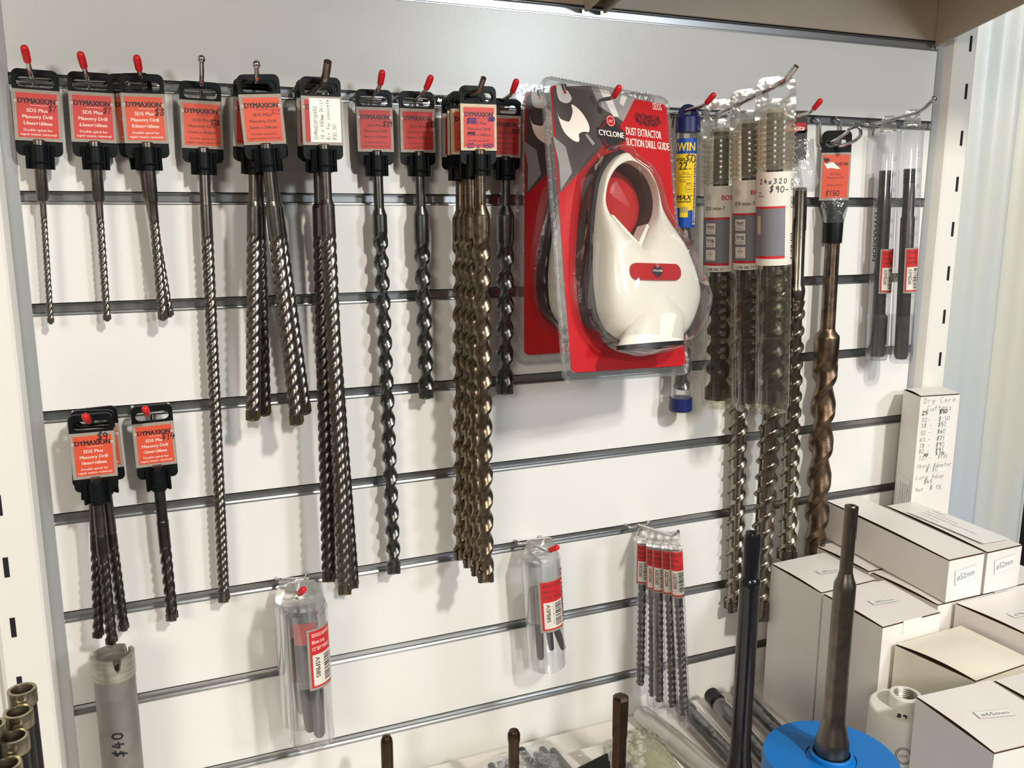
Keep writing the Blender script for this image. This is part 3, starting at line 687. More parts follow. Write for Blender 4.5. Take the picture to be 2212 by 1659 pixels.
# ================================================================== long ribbed drills behind the clear ribbed tubes
STEELR = mat('bright_bronze_steel', (.31, .275, .215, 1), 0.25, metal=1.0, var=0.25, scale=100, bump=0.05, bscale=700)
def longdrill(A, B, yA, yB, R, label, neck, fl, group, head=26):
    a = at(A[0], A[1], yA); b = at(B[0], B[1], yB); D = lambda py: -along(a, b, py)
    o = thing('ribbed_drill', label, 'drill bit', frame(a, b), group)
    m = MB(); m.lathe([(.0075, 0), (.0090, -.001), (.0090, D(neck)+.006), (R*.90, D(neck)), (R*.95, D(neck)-.004), (R*.8, D(fl)-.001)], 24, 0); m.build('shank', [STEELR], o)
    zh = D(B[1]-head)
    m = MB(); m.helix(R, .73, D(fl), zh, .043, 2, .5, fade=.012, nth=64, prof=(.09, .06, .26)); m.build('fluted_shaft', [STEELR], o)
    m = MB(); T = Matrix.Translation((0, 0, zh)); L = zh-D(B[1])
    h = head_mesh(R*1.02, L); m.add(h.v, h.f, 0, T); t = tip_mesh(R*.98, L); m.add(t.v, t.f, 1, T); m.build('carbide_head', [STEELR, CARBIDE], o, flat=True)
    return o, D
GL_ = 'three long ribbed drills behind the clear tubes'
longdrill((1606, 470), (1584, 1322), -.016, -.016, .0118, 'long ribbed bronze drill hanging straight above the black rod', 560, 600, GL_)
longdrill((1694, 470), (1634, 1346), -.020, -.046, .0142, 'long ribbed bronze drill slanting furthest down, broad tip showing', 560, 600, GL_, head=50)
o, D = longdrill((1727, 405), (1699, 1214), -.018, -.018, .0122, 'long ribbed bronze drill with smooth shank in a crinkled clear bag', 622, 650, GL_)
m = MB()
for k in (.0035,): m.tube([(k, -.0082, D(426)), (k, -.0082, D(496)), (k, -.0076, D(502))], [.0016, .0016, .0008], 8, 0)
m.build('shank_groove', [STEELD], o)
hz = lambda py: D(405)+(405-py)/1850
m = MB(); m.box(-.020, .0125, .004, .0048, hz(345), hz(236), 0, bev=.0003)
yq = .0038
m.quad(-.0198, .0100, hz(284), hz(262), yq, 1); m.text('Makita', -.0075, hz(279), .0062, yq-.0001, 2, width=.030, bold=.03, shear=.2)
m._flat([(-.020, yq, hz(300)), (.0125, yq, hz(282)), (.0125, yq, hz(276)), (-.020, yq, hz(288))], [(0, 1, 2, 3)], 3, None, None)
for k in range(6): m.quad(.0060, .0068, hz(296+5*k), hz(293+5*k), yq, 3)
m.build('header_card', [mat('dark_grey_board', srgb(70, 68, 60), .6, var=.1), mat('red_header_print', srgb(200, 36, 40), .5), INKW, INKB], o, flat=True)
m = MB(); m.tube([(-.002, 0, hz(300)), (0, 0, hz(360)), (.004, -.001, hz(395)), (.003, -.001, hz(414))], [.016, .018, .019, .0135], 14, 0, cap=False); m.build('clear_bag', [FILM], o)

# ================================================================== red blister packs with suction drill guide
BLIST = clear('blister_shell', tint=(.975, .98, .98, 1), haze=.015, edge=.55, base=.035, rough=.05)
BRIM = clear('blister_rim', tint=(.95, .96, .965, 1), haze=.05, edge=.6, base=.09, rough=.12, bump=.2, bscale=200)
PKRED = mat('pack_red_print', srgb(186, 27, 33), .35, var=.06, scale=12)
PKDARK = mat('pack_photo_dark', srgb(52, 43, 45), .4, col2=srgb(86, 76, 72), scale=9)
PKGREY = mat('pack_photo_grey', srgb(150, 146, 142), .45, var=.2, scale=20)
PKLIGHT = mat('pack_photo_light', srgb(214, 208, 200), .45, var=.08, scale=20)
WHITEP = mat('ivory_plastic', srgb(238, 232, 218), .28, var=.02, scale=20, spec=.5)
RUBBER = mat('black_rubber', (.014, .014, .016, 1), .45, var=.3, scale=60)
LOGOD = mat('logo_brown', srgb(92, 26, 20), .45)
def smooth_loop(P, n=6, closed=True):
    # Catmull-Rom through the points
    out = []; N = len(P)
    for i in range(N):
        p0, p1, p2, p3 = P[(i-1) % N], P[i], P[(i+1) % N], P[(i+2) % N]
        for k in range(n):
            t = k/n
            out.append(tuple(.5*((2*p1[j])+(-p0[j]+p2[j])*t+(2*p0[j]-5*p1[j]+4*p2[j]-p3[j])*t*t+(-p0[j]+3*p1[j]-3*p2[j]+p3[j])*t**3) for j in range(2)))
    return out
def offset(poly, d):
    out = []; n = len(poly)
    A = sum(poly[i][0]*poly[(i+1) % n][1]-poly[(i+1) % n][0]*poly[i][1] for i in range(n)); s = 1 if A > 0 else -1
    for i in range(n):
        a, b = poly[i-1], poly[(i+1) % n]; tx, tz = b[0]-a[0], b[1]-a[1]; L = math.hypot(tx, tz) or 1
        out.append((poly[i][0]+s*tz/L*d, poly[i][1]-s*tx/L*d))
    return out
def logo(m, x, z, r, y, mi_dark, mi_ring, mi_white, mi_red, sc=1.0, series=True):
    rx = Matrix.Translation((x, y, z)) @ Matrix.Rotation(PI/2, 4, 'X')
    m.lathe([(r, 0), (r, .00012)], 36, mi_dark, rx)
    m.lathe([(r*.72, 0), (r*.92, 0), (r*.92, .0002), (r*.72, .0002)], 36, mi_ring, rx, cap=False)
    m.quad(x-r*1.16, x+r*1.16, z-r*.30, z+r*.34, y-.0003, mi_dark)
    m.text('CYCLONE', x, z-r*.12, r*.36, y-.0004, mi_white, width=r*2.1, bold=.03)
    if series: m.text('S E R I E S', x, z-r*.27, r*.12, y-.0004, mi_ring, width=r*1.6)
    ry = Matrix.Translation((x, y-.0004, z+r*.86)) @ Matrix.Rotation(PI/2, 4, 'X')
    m.lathe([(r*.36, 0), (r*.36, .0001)], 24, mi_red, ry); m.lathe([(r*.29, 0), (r*.32, 0), (r*.32, .0002), (r*.29, .0002)], 24, mi_white, ry, cap=False)
    m.text('UDT', x, z+r*.76, r*.17, y-.0007, mi_white, width=r*.32)
PW, PH = .1728, .3010
def rotm(yaw, pit, rol): return Matrix.Rotation(math.radians(yaw), 4, 'Z') @ Matrix.Rotation(math.radians(pit), 4, 'X') @ Matrix.Rotation(math.radians(rol), 4, 'Y')
FRONT = Matrix.Translation((.5488, -.100, 1.4615)) @ rotm(12.6, -11.95, 3.2)
INV = FRONT.inverted()
def zk(zx, zy, d=0.0):
    # place measured on the front pack, at depth d in front of its card
    o = INV @ CAM; v = INV.to_3x3() @ ray(1080+zx*.46846, 130+zy*.46846); t = (d-o.y)/v.y
    return (o.x+v.x*t, o.z+v.z*t)
OUT_L = [(560, 432), (508, 470), (468, 540), (448, 640), (438, 740), (431, 860), (430, 980), (437, 1080), (455, 1180), (495, 1250), (556, 1293), (620, 1312)]
OUT_R = [(740, 1312), (850, 1288), (905, 1215), (930, 1115), (912, 1035), (878, 955), (836, 850), (800, 745), (782, 680), (760, 585), (722, 500), (655, 446)]
HOLE = [(640, 476), (596, 466), (545, 490), (507, 545), (490, 610), (489, 670), (503, 725), (545, 785), (600, 838), (640, 872), (672, 838), (700, 770), (727, 715), (735, 650), (722, 580), (690, 518)]
def pack(M, label, group):
    o = thing('drill_guide_pack', label, 'blister pack', M, group)
    w, h = PW/2, PH/2
    cw0, cw1, ch0, ch1 = -w+.0110, w-.0030, -h+.0100, h-.0075     # printed card
    m = MB(); s0 = zk(453, 205); s1 = zk(553, 215); cs = ((s0[0]+s1[0])/2, (s0[1]+s1[1])/2)
    slot = rrect(cs[0]-.021, cs[0]+.021, cs[1]-.0042, cs[1]+.0042, .0040)
    m.ring(rrect(cw0, cw1, ch0, ch1, .006), slot, -.0007, .0004, 0, n=64)
    y = -.0009; Zs = lambda L: [zk(*p) for p in L]
    poly = lambda L, mi, dy=0.0: m._flat([(p[0], y-dy, p[1]) for p in L], [tuple(range(len(L)))[::-1] if area2(L) < 0 else tuple(range(len(L)))], mi, None, None)
    def area2(L): return sum(L[i][0]*L[(i+1) % len(L)][1]-L[(i+1) % len(L)][0]*L[i][1] for i in range(len(L)))
    # photo collage: dark workshop picture upper left, pale diagonal, red field
    tl = (cw0+.001, ch1-.001)
    poly([(cw0+.0015, ch1-.006), (cw0+.006, ch1-.0012)]+Zs([(420, 118), (620, 172), (560, 290), (455, 415), (277, 612)])+[(cw0+.0015, zk(277, 612)[1])], 1)
    poly(Zs([(415, 120), (622, 172), (566, 284), (520, 255), (455, 215)]), 2, .0001)
    poly(Zs([(452, 132), (500, 142), (545, 262), (520, 262)]), 3, .0002); poly(Zs([(556, 160), (585, 168), (566, 215), (548, 200)]), 3, .0002)
    poly(Zs([(240, 350), (300, 400), (330, 520), (278, 600), (270, 480)]), 2, .00005)
    # pictured drill and guide in the photo
    poly(smooth_loop(Zs([(258, 112), (292, 108), (308, 140), (328, 178), (306, 200), (268, 182)]), 4), 3, .0002)
    m.quad(zk(290, 150)[0], zk(301, 150)[0], zk(295, 156)[1], zk(295, 142)[1], y-.0004, 0)
    for k in range(3):
        for j in range(2):
            q = zk(278+14*j+3*k, 114+10*k); m.quad(q[0], q[0]+.0028, q[1]-.0014, q[1]+.0010, y-.0004, 1)
    poly(smooth_loop(Zs([(258, 232), (272, 268), (300, 282), (318, 282), (332, 240), (328, 205), (372, 240), (405, 295), (408, 330), (388, 336), (368, 348), (358, 378), (322, 362), (285, 318)]), 4), 4, .0002)
    poly(smooth_loop(Zs([(360, 345), (380, 332), (405, 338), (398, 372), (372, 380)]), 4), 1, .0004); poly(Zs([(388, 345), (398, 340), (434, 385), (424, 396)]), 2, .0005)
    c_ = zk(510, 345); e_ = zk(568, 345); logo(m, c_[0], c_[1], (e_[0]-c_[0])*.93, y-.0003, 5, 6, 4, 0)
    def line(t, p0, p1, hh, mi, bold=0.0):
        a = zk(*p0); b = zk(*p1); m.text(t, a[0], a[1], hh, y-.0001, mi, width=math.hypot(b[0]-a[0], b[1]-a[1]), align='l', bold=bold, rot=math.atan2(b[1]-a[1], b[0]-a[0]))
    line('DEXSG', (703, 228), (743, 234), .0075, 4)
    for k, (t, p0, p1) in enumerate((('United Diamond Tools', (622, 258), (732, 276)), ('Unit 10, 84 Barberry Way', (618, 273), (742, 292)), ('Bibra Lake, W.A. 6163', (624, 287), (730, 304)), ('Ph: 9434 9911', (640, 302), (722, 315)))): line(t, p0, p1, .0046, 5, .012)
    line('DUST EXTRACTOR', (580, 344), (742, 365), .0084, 4, .02); line('SUCTION DRILL GUIDE', (580, 394), (778, 418), .0084, 4, .02)
    m.build('printed_card', [PKRED, PKDARK, PKGREY, PKLIGHT, INKW, INKB, LOGOD], o, flat=True)
    # clear shell: ridged rim and the raised bubble over the tool
    m = MB()
    m.ring(rrect(-w, w, -h, h, .010), rrect(cw0-.0005, cw1+.0005, ch0-.0005, ch1+.0005, .006), -.0012, .0010, 0, n=96)
    m.ring(rrect(-w+.0005, w-.0005, -h+.0005, h-.0005, .0095), rrect(-w+.0028, w-.0022, -h+.0028, h-.0028, .008), -.0032, -.0012, 0, n=96)
    for q in range(60):      # knurled ridge
        zz = -h+.012+(2*h-.024)*q/59; m.box(-w-.0002, -w+.0010, -.0036, -.0030, zz-.0012, zz+.0008, 0)
    for q in range(34):
        xx = -w+.012+(2*w-.024)*q/33; m.box(xx-.0012, xx+.0008, -.0036, -.0030, -h-.0002, -h+.0010, 0); m.box(xx-.0012, xx+.0008, -.0036, -.0030, h-.0010, h+.0002, 0)
    m.build('clear_rim', [BRIM], o)
    S = [zk(x, yy, -.022) for x, yy in OUT_L]+[zk(x, yy, -.040) for x, yy in OUT_R]
    out = smooth_loop(S, 5); hole = smooth_loop([zk(x, yy, -.031) for x, yy in HOLE], 5)
    cc = (sum(p[0] for p in hole)/len(hole), sum(p[1] for p in hole)/len(hole))
    zmax = max(p[1] for p in out); zmin = min(p[1] for p in out); zmid = zk(600, 800, -.03)[1]
    seal_i = offset(hole, -.0004)
    n = 128; ang = [2*PI*i/n for i in range(n)]
    def hit(poly_, a):
        dx, dz = math.cos(a), math.sin(a); best = 0
        for i in range(len(poly_)):
            p, q = poly_[i], poly_[(i+1) % len(poly_)]; ex, ez = q[0]-p[0], q[1]-p[1]; den = dx*ez-dz*ex
            if abs(den) < 1e-12: continue
            t = ((p[0]-cc[0])*ez-(p[1]-cc[1])*ex)/den; u = ((p[0]-cc[0])*dz-(p[1]-cc[1])*dx)/den
            if t > 1e-9 and -1e-6 <= u <= 1+1e-6 and t > best: best = t
        return (cc[0]+dx*best, cc[1]+dz*best)
    def rise(z):      # the housing swells forward below the ring
        t = min(1, max(0, (zmid+.035-z)/.055)); t = t*t*(3-2*t); return t
    O0 = [hit(out, a) for a in ang]; I0 = [hit(hole, a) for a in ang]
    # rows from the outer foot over the front to the inner foot: (blend outer->inner, depth, extra depth below the ring)
    rows = [(0, -.0205, 0), (.015, -.0255, .004), (.045, -.0285, .009), (.12, -.0305, .0135), (.26, -.0312, .0170), (.5, -.0315, .0185), (.75, -.0315, .0170), (.93, -.0312, .0130), (1.0, -.0295, .0090), (1.0, -.0205, 0)]
    vs = []; fs = []
    for t, d, ex in rows:
        for i in range(n):
            z = O0[i][1]*(1-t)+I0[i][1]*t; r = rise(z)
            vs.append((O0[i][0]*(1-t)+I0[i][0]*t, d-ex*r*1.15, z))
    for l in range(len(rows)-1):
        for i in range(n): j = (i+1) % n; fs.append((l*n+i, l*n+j, (l+1)*n+j, (l+1)*n+i))
    m = MB(); m.add(vs, fs, 0); gb = m.build('guide_body', [WHITEP], o, angle=50)
    m = MB(); m.ring(offset(out, .0046), seal_i, -.0215, -.0012, 0, n=110, c=cc); m.build('rubber_seal', [RUBBER], gb, angle=40)
    # dust port: a cone running out of the front face into a round spout
    A = zk(752, 1062, -.054); Bl = zk(655, 1195, -.058); Br = zk(882, 1160, -.058); Cl = zk(604, 1312, -.058); Cr = zk(886, 1286, -.058)
    m = MB(); n = 28; vs = []; fs = []
    def sec(c, hw, dep, yy, til):
        for i in range(n):
            a = 2*PI*i/n; vs.append((c[0]+hw*math.cos(a), yy+dep*math.sin(a), c[1]+til*math.cos(a)))
    mid = lambda p, q: ((p[0]+q[0])/2, (p[1]+q[1])/2)
    sec(A, .002, .001, -.0505, 0)
    sec(mid(A, mid(Bl, Br)), (Br[0]-Bl[0])*.27, .007, -.0490, .001)
    sec(mid(Bl, Br), (Br[0]-Bl[0])*.5, .0150, -.0455, (Br[1]-Bl[1])*.30)
    sec(mid(Cl, Cr), (Cr[0]-Cl[0])*.5, .0190, -.0420, (Cr[1]-Cl[1])*.30)
    for l in range(3):
        for i in range(n): fs.append((l*n+(i+1) % n, l*n+i, (l+1)*n+i, (l+1)*n+(i+1) % n))
    fs.append(tuple(range(n))); m.add(vs, fs, 0)
    q0 = len(vs)-n; low = [(v[0], v[1], v[2]-.0042) for v in vs[q0:]]; top = vs[q0:]
    k1 = [((v[0]-mid(Cl, Cr)[0])*1.015+mid(Cl, Cr)[0], (v[1]+.042)*1.015-.042, v[2]) for v in top]; k2 = [((v[0]-mid(Cl, Cr)[0])*1.015+mid(Cl, Cr)[0], (v[1]+.042)*1.015-.042, v[2]) for v in low]
    m.add(k1+k2, [((i+1) % n, i, n+i, n+(i+1) % n) for i in range(n)]+[tuple(range(n)), tuple(range(n, 2*n))[::-1]], 1)
    m.build('dust_port', [WHITEP, RUBBER], gb, angle=40)
    # cross webs in the mouth of the guide
    m = MB(); zz = lambda *p: zk(p[0], p[1], -.036)
    m.prism([zz(498, 716), zz(512, 718), zz(660, 880), zz(640, 884)], -.040, -.026, 0); m.prism([zz(628, 866), zz(646, 876), zz(688, 765), zz(678, 755)], -.036, -.022, 0); m.build('guide_web', [WHITEP], gb)
    m = MB(); L0 = zk(594, 966, -.052); R0 = zk(826, 982, -.052); tl_ = zk(620, 928, -.052); bl_ = zk(640, 1012, -.052)
    hh = (tl_[1]-bl_[1])*.5; cx_ = (L0[0]+R0[0])/2; cz_ = (tl_[1]+bl_[1])/2-.001; hw = (R0[0]-L0[0])/2
    yb = -.0545
    m.prism(rrect(cx_-hw, cx_+hw, cz_-hh*.92, cz_+hh*.92, hh*.9), yb-.0004, yb+.006, 0); logo(m, cx_+.001, cz_+.0005, hh*.70, yb-.0007, 1, 2, 3, 0, series=False)
    m.build('red_sticker', [PKRED, INKB, LOGOD, INKW], gb, flat=True, angle=40)
    # bubble of the shell around the tool
    bub = offset(out, .0072); n = len(bub); vs = []; fs = []
    prof = [(.0060, -.0012, 0), (.0030, -.018, 0), (.0005, -.030, .006), (-.0060, -.0375, .014), (-.0130, -.0395, .021)]
    for k, (d, yy, ex) in enumerate(prof): vs += [(x, yy-rise(z)*ex, z) for x, z in offset(bub, d)]
    NP = len(prof)
    for l in range(NP-1):
        for i in range(n): fs.append((l*n+i, l*n+(i+1) % n, (l+1)*n+(i+1) % n, (l+1)*n+i))
    m = MB(); m.add(vs, fs, 0)
    c2 = (cx_, zk(650, 800, -.04)[1]); base = len(m.v)-n; m.v.append(Vector((c2[0], -.0400-rise(c2[1])*.0215, c2[1])))
    for i in range(n): m.f.append((base+i, base+(i+1) % n, len(m.v)-1)); m.m.append(0)
    m.build('clear_bubble', [BLIST], o, angle=60)
    return o
GP = 'red dust extractor blister packs'
pack(FRONT, 'front red blister pack holding a white suction drill guide', GP)
cb = at(1113, 181, -.0055)
pack(Matrix.Translation(cb) @ rotm(1.0, -1.0, .3) @ Matrix.Translation((PW/2, 0, -PH/2)), 'rear red blister pack half hidden behind the front one', GP)

# ================================================================== tubes
TUBE = clear('clear_tube', tint=(.95, .96, .96, 1), haze=.055, hcol=(.66, .66, .68, 1), edge=.75, base=.05, rough=.10)
TUBEY = clear('yellowed_tube', tint=(.93, .91, .82, 1), haze=.025, hcol=(.75, .70, .55, 1), edge=.50, base=.035, rough=.10)
TABY = clear('glossy_clear_tab', tint=(.92, .93, .90, 1), haze=.16, hcol=(.9, .91, .89, 1), edge=.8, base=.36, rough=.10, bump=.3, bscale=60)
NECKY = clear('ribbed_clear_neck', tint=(.90, .86, .76, 1), haze=.20, hcol=(.62, .55, .42, 1), edge=.65, base=.08, rough=.14)
TUBEL = clear('lilac_clear_tube', tint=(.94, .94, .96, 1), haze=.035, edge=.50, base=.04, rough=.08)
NAVY = mat('navy_plastic', srgb(18, 30, 92), .4, var=.1, scale=60)
BLUEL = mat('blue_label', srgb(16, 74, 168), .4, var=.05)
YELL = mat('yellow_label', srgb(246, 208, 20), .45, var=.04)
YINK = mat('yellow_ink', srgb(250, 214, 30), .45)
LBW = mat('aged_white_label', srgb(230, 222, 208), .5, var=.06, scale=40)
LBG = mat('slate_label', srgb(120, 120, 126), .45, var=.05)
LBR = mat('crimson_label', srgb(198, 36, 40), .45)
BLKROD = mat('black_oxide_steel', (.020, .020, .024, 1), .34, metal=.6, var=.3, scale=120)
DARKST = mat('phosphated_steel', (.085, .080, .075, 1), .38, metal=.9, var=.3, scale=120)
def shell(m, R, z0, z1, wall=.0008, cy=0, n=28, bottom=True, mi=0):
    # thin-walled tube from z0 (top) to z1 (bottom)
    p = [(R, z0), (R, z1+.003), (R*.93, z1)]
    m.lathe(p, n, mi, cy=cy, cap=False)
    if bottom: m.lathe([(R*.93, z1), (R*.1, z1)], n, mi, cy=cy, cap=False)
def blue_tube():
    a = at(1487, 233, -.026); b = at(1470, 886, -.026); D = lambda py: -along(a, b, py)
    o = thing('drill_tube', 'slim clear tube with navy caps and yellow label priced $70', 'packaged drill', frame(a, b, -.86))
    R = .0122
    m = MB(); m.lathe([(R*1.02, D(250)), (R*1.13, D(254)), (R*1.16, D(286)), (R*1.08, D(287))], 28, 0)
    m.ring([(R*.9*math.cos(t), D(250)+.001+R*1.05*math.sin(t)*.9) for t in [PI*i/14 for i in range(15)]]+[(-R*.9, D(250)-.001), (R*.9, D(250)-.001)][0:2],
           [(R*.35*math.cos(t), D(246)+.0015+R*.30*math.sin(t)) for t in [2*PI*i/14 for i in range(14)]], -.0035, .0035, 0, n=32)
    m.build('top_cap', [NAVY], o)
    m = MB(); m.lathe([(R, D(284)), (R, D(870))], 28, 0, cap=False); m.build('tube_body', [TUBE], o)
    m = MB(); m.lathe([(R*1.12, D(858)), (R*1.14, D(884)), (R*1.02, D(887))], 28, 0); m.build('bottom_cap', [NAVY], o)
    m = MB(); m.lathe([(.0060, D(300)), (.0060, D(500)), (.0075, D(508)), (.0075, D(520))], 18, 0); m.build('shank', [STEELG], o)
    m = MB(); m.helix(.0098, .68, D(520), D(840), .040, 2, .6, fade=.01, nth=56, prof=(.17, .07, .40)); m.build('fluted_shaft', [STEELG], o)
    m = MB(); w = (R+.0003, 0, 0.0); a0 = -.0165; a1 = .0155
    m.rect(a0, a1, D(491), D(300), 0, 0, w)
    def py(p): return D(p)
    m.rect(a0, a1-.002, py(457), py(333), -.0001, 1, w); m.rect(a1-.0035, a1, py(485), py(333), -.0002, 3, w)
    m.rect(a0, -.004, py(466), py(449), -.0002, 0, w); m.rect(.006, a1-.0035, py(466), py(454), -.0002, 0, w)
    m.text('IRWIN', -.0022, py(327), .0098, -.0003, 4, width=.0300, bold=.03, wrap=w)
    m.text('oran', -.0052, py(349), .0056, -.0003, 2, width=.0120, bold=.02, wrap=w)
    m.pen('$70', .0012, py(351), .0080, -.0003, 2, w=.0009, adv=.0034, wrap=w)
    m.text('22', -.0010, py(367), .0088, -.0003, 2, width=.0100, bold=.02, wrap=w); m.text('mm', .0072, py(367), .0022, -.0003, 2, width=.0034, wrap=w)
    m.text('200 mm', .002, py(376), .0020, -.0003, 2, width=.0075, wrap=w); m.rect(-.006, .009, py(378.4), py(377.8), -.0003, 2, w)
    for k in range(9): m.text('o', -.0055+.0017*k, py(384), .0022, -.0003, 2, width=.0015, wrap=w)
    m.rect(-.006, .009, py(389), py(388.4), -.0003, 2, w); m.text('320 mm', -.001, py(394), .0020, -.0003, 2, width=.0075, wrap=w)
    m.text('SDS', .0062, py(399), .0024, -.0003, 2, width=.0055, bold=.02, wrap=w)
    for (x0, x1, z0, z1) in ((.0028, .0095, 401.5, 402.1), (.0028, .0095, 415, 415.6), (.0028, .0031, 401.5, 415.6), (.0092, .0095, 401.5, 415.6)): m.rect(x0, x1, py(z1), py(z0), -.0003, 2, w)
    m.text('max', .0062, py(410.5), .0020, -.0003, 2, width=.0042, bold=.02, wrap=w)
    m.text('MAX', .0000, py(432), .0060, -.0003, 2, width=.0180, bold=.03, shear=.3, wrap=w); m.text('HAMMER', .001, py(438), .0024, -.0003, 2, width=.0160, bold=.03, shear=.3, wrap=w)
    m.rect(-.0035, .006, py(469), py(447), -.0004, 1, w)
    for k in range(4): m.rect(-.0030+.0024*k, -.0026+.0024*k, py(458), py(446), -.0005, 0, w); m.rect(-.0035, .006, py(449.5+3*k), py(448.8+3*k), -.0005, 0, w)
    m.barcode(a1-.0030, a1-.0006, py(484), py(340), -.0003, 2, True, w)
    m.build('wrap_label', [BLUEL, YELL, INKB, LBW, YINK], o, flat=True)
blue_tube()

def ribbed_tube(A, B, y, label, kind, group):
    a = at(A[0], A[1], y); b = at(B[0], B[1], y); L = (b-a).length
    o = thing('ribbed_drill_tube', label, 'packaged drill', frame(a, b, -.70), group)
    R = .0188; f = lambda t: -L*t      # fractions measured on the nearest tube
    m = MB(); zt, zb = 0, f(.118)
    m.ring(rrect(-.0205, .0205, zb, zt, .006, rr=(0, 0, .010, .010)), rrect(-.0140, .0140, f(.061), f(.028), .0060), -.0022, .0022, 0, n=48)
    m.build('hang_tab', [TABY], o)
    m = MB(); prof = [(R*.55, f(.088)), (R*.75, f(.112))]; nrib = 9; z0, z1 = f(.118), f(.262)
    for k in range(nrib):
        zc = z0+(z1-z0)*k/nrib; dz = (z1-z0)/nrib
        prof += [(R*1.02, zc), (R*1.14, zc+dz*.32), (R*1.14, zc+dz*.48), (R*1.02, zc+dz*.85)]
    prof += [(R, z1)]
    m.lathe(prof, 30, 0, cap=False); m.build('ribbed_neck', [NECKY], o)
    m = MB(); m.lathe([(R, z1), (R, f(.975)), (R*.96, f(.988)), (R*.84, f(1.0))], 30, 0, cap=False)
    m.lathe([(R*1.012, f(.575)), (R*1.012, f(.60))], 30, 0, cap=False)
    m.lathe([(R*.84, f(1.0)), (R*.6, f(.993)), (R*.05, f(.992))], 30, 0, cap=False)
    # raised latch window with bumps up the side
    for k in range(8 if kind == 2 else 11):
        t = .56+.026*k
        m.ball((R*math.sin(.34), -R*math.cos(.34), f(t)), .0036, 0, sz=.8)
    m.build('tube_body', [TUBEY], o)
    m = MB()
    for x0 in (-.0105, .0085): m.box(x0, x0+.0008, -R*1.02, -R*.90, f(.76), f(.56), 0)
    m.box(-.0105, .0093, -R*1.02, -R*.90, f(.762), f(.757), 0); m.build('latch_window', [TUBEY], o)
    m = MB(); m.lathe([(.0088, f(.10)), (.0088, f(.52)), (.0110, f(.54)), (.0115, f(.56))], 20, 0)
    for k in (-.0035, .0035): m.box(k-.0012, k+.0012, -.0092, -.0080, f(.32), f(.12), 1)
    m.build('shank', [DARKST, INKB], o)
    m = MB(); m.helix(.0138, .66, f(.56), f(.93), .048, 2, .6, fade=.012, nth=56, prof=(.17, .07, .40)); m.build('fluted_shaft', [DARKST], o)
    m = MB(); T = Matrix.Translation((0, 0, f(.93))); h = head_mesh(.014, L*.05); m.add(h.v, h.f, 0, T); t = tip_mesh(.0142, L*.052); m.add(t.v, t.f, 1, T); m.build('carbide_head', [DARKST, CARBIDE], o, flat=True)
    # wrapped label
    m = MB(); w = (R+.0004, 0, 0.0); x0, x1 = -.0270, .0260; zt, zb = f(.268), f(.540); H = zt-zb; g = lambda t: zt-H*t
    m.rect(x0, x1, zb, zt, 0, 0, w)
    xr = .0125
    m.rect(x0, xr, g(.905), g(.385), -.0001, 1, w); m.rect(x0, xr, g(.385), g(.362), -.0002, 2, w); m.rect(x0, xr, g(.925), g(.895), -.0002, 2, w)
    if kind == 2:
        m.pen('24x320', -.0165, g(.125), .0048, -.0002, 3, w=.0008, adv=.0053, wrap=w); m.pen('$90-', -.0050, g(.215), .0062, -.0002, 3, w=.0009, adv=.0056, wrap=w)
        m.text('mm', -.0165, g(.225), .0024, -.0002, 3, width=.0040, wrap=w); m.text('320mm', -.0150, g(.262), .0024, -.0002, 3, width=.0080, wrap=w)
        m.rect(-.0205, -.0150, g(.66), g(.46), -.0003, 4, w)
        for k, zc in enumerate((.11, .17, .30, .36)):
            cxk = .0235
            for q in range(12):
                a_ = 2*PI*q/12; b_ = 2*PI*(q+1)/12
                p1 = (cxk+.0026*math.cos(a_), g(zc)+.0026*math.sin(a_)); p2 = (cxk+.0026*math.cos(b_), g(zc)+.0026*math.sin(b_))
                m._stroke(p1, p2, .0008, 0, 0, -.0002, 3, 1, 0, w, None)
        m.barcode(.0215, .0280, g(.97), g(.66), -.0002, 3, True, w, seed=9)
    else:
        m.text('BOSCH', .0020, g(.165), .0058, -.0002, 2, width=.0260, bold=.03, align='l', wrap=w) if kind == 1 else m.text('BOSCH', .0025, g(.165), .0058, -.0002, 2, width=.0230, bold=.03, align='l', wrap=w)
        for q in range(16):
            a_ = 2*PI*q/16; b_ = 2*PI*(q+1)/16; c_ = (-.0135, g(.13))
            m._stroke((c_[0]+.0036*math.cos(a_), c_[1]+.0036*math.sin(a_)), (c_[0]+.0036*math.cos(b_), c_[1]+.0036*math.sin(b_)), .0004, 0, 0, -.0002, 1, 1, 0, w, None)
        for dx in (-.0014, .0010): m.rect(c_[0]+dx, c_[0]+dx+.0004, c_[1]-.002, c_[1]+.002, -.0002, 1, w)
        m.rect(c_[0]-.0014, c_[0]+.0014, c_[1]-.0003, c_[1]+.0002, -.0002, 1, w)
        m.text('SDS max-7', -.0185, g(.275), .0040, -.0002, 3, width=.0250, bold=.015, align='l', wrap=w)
        m.text('SDS', -.0150, g(.30), .0015, -.0002, 1, width=.0035, wrap=w)
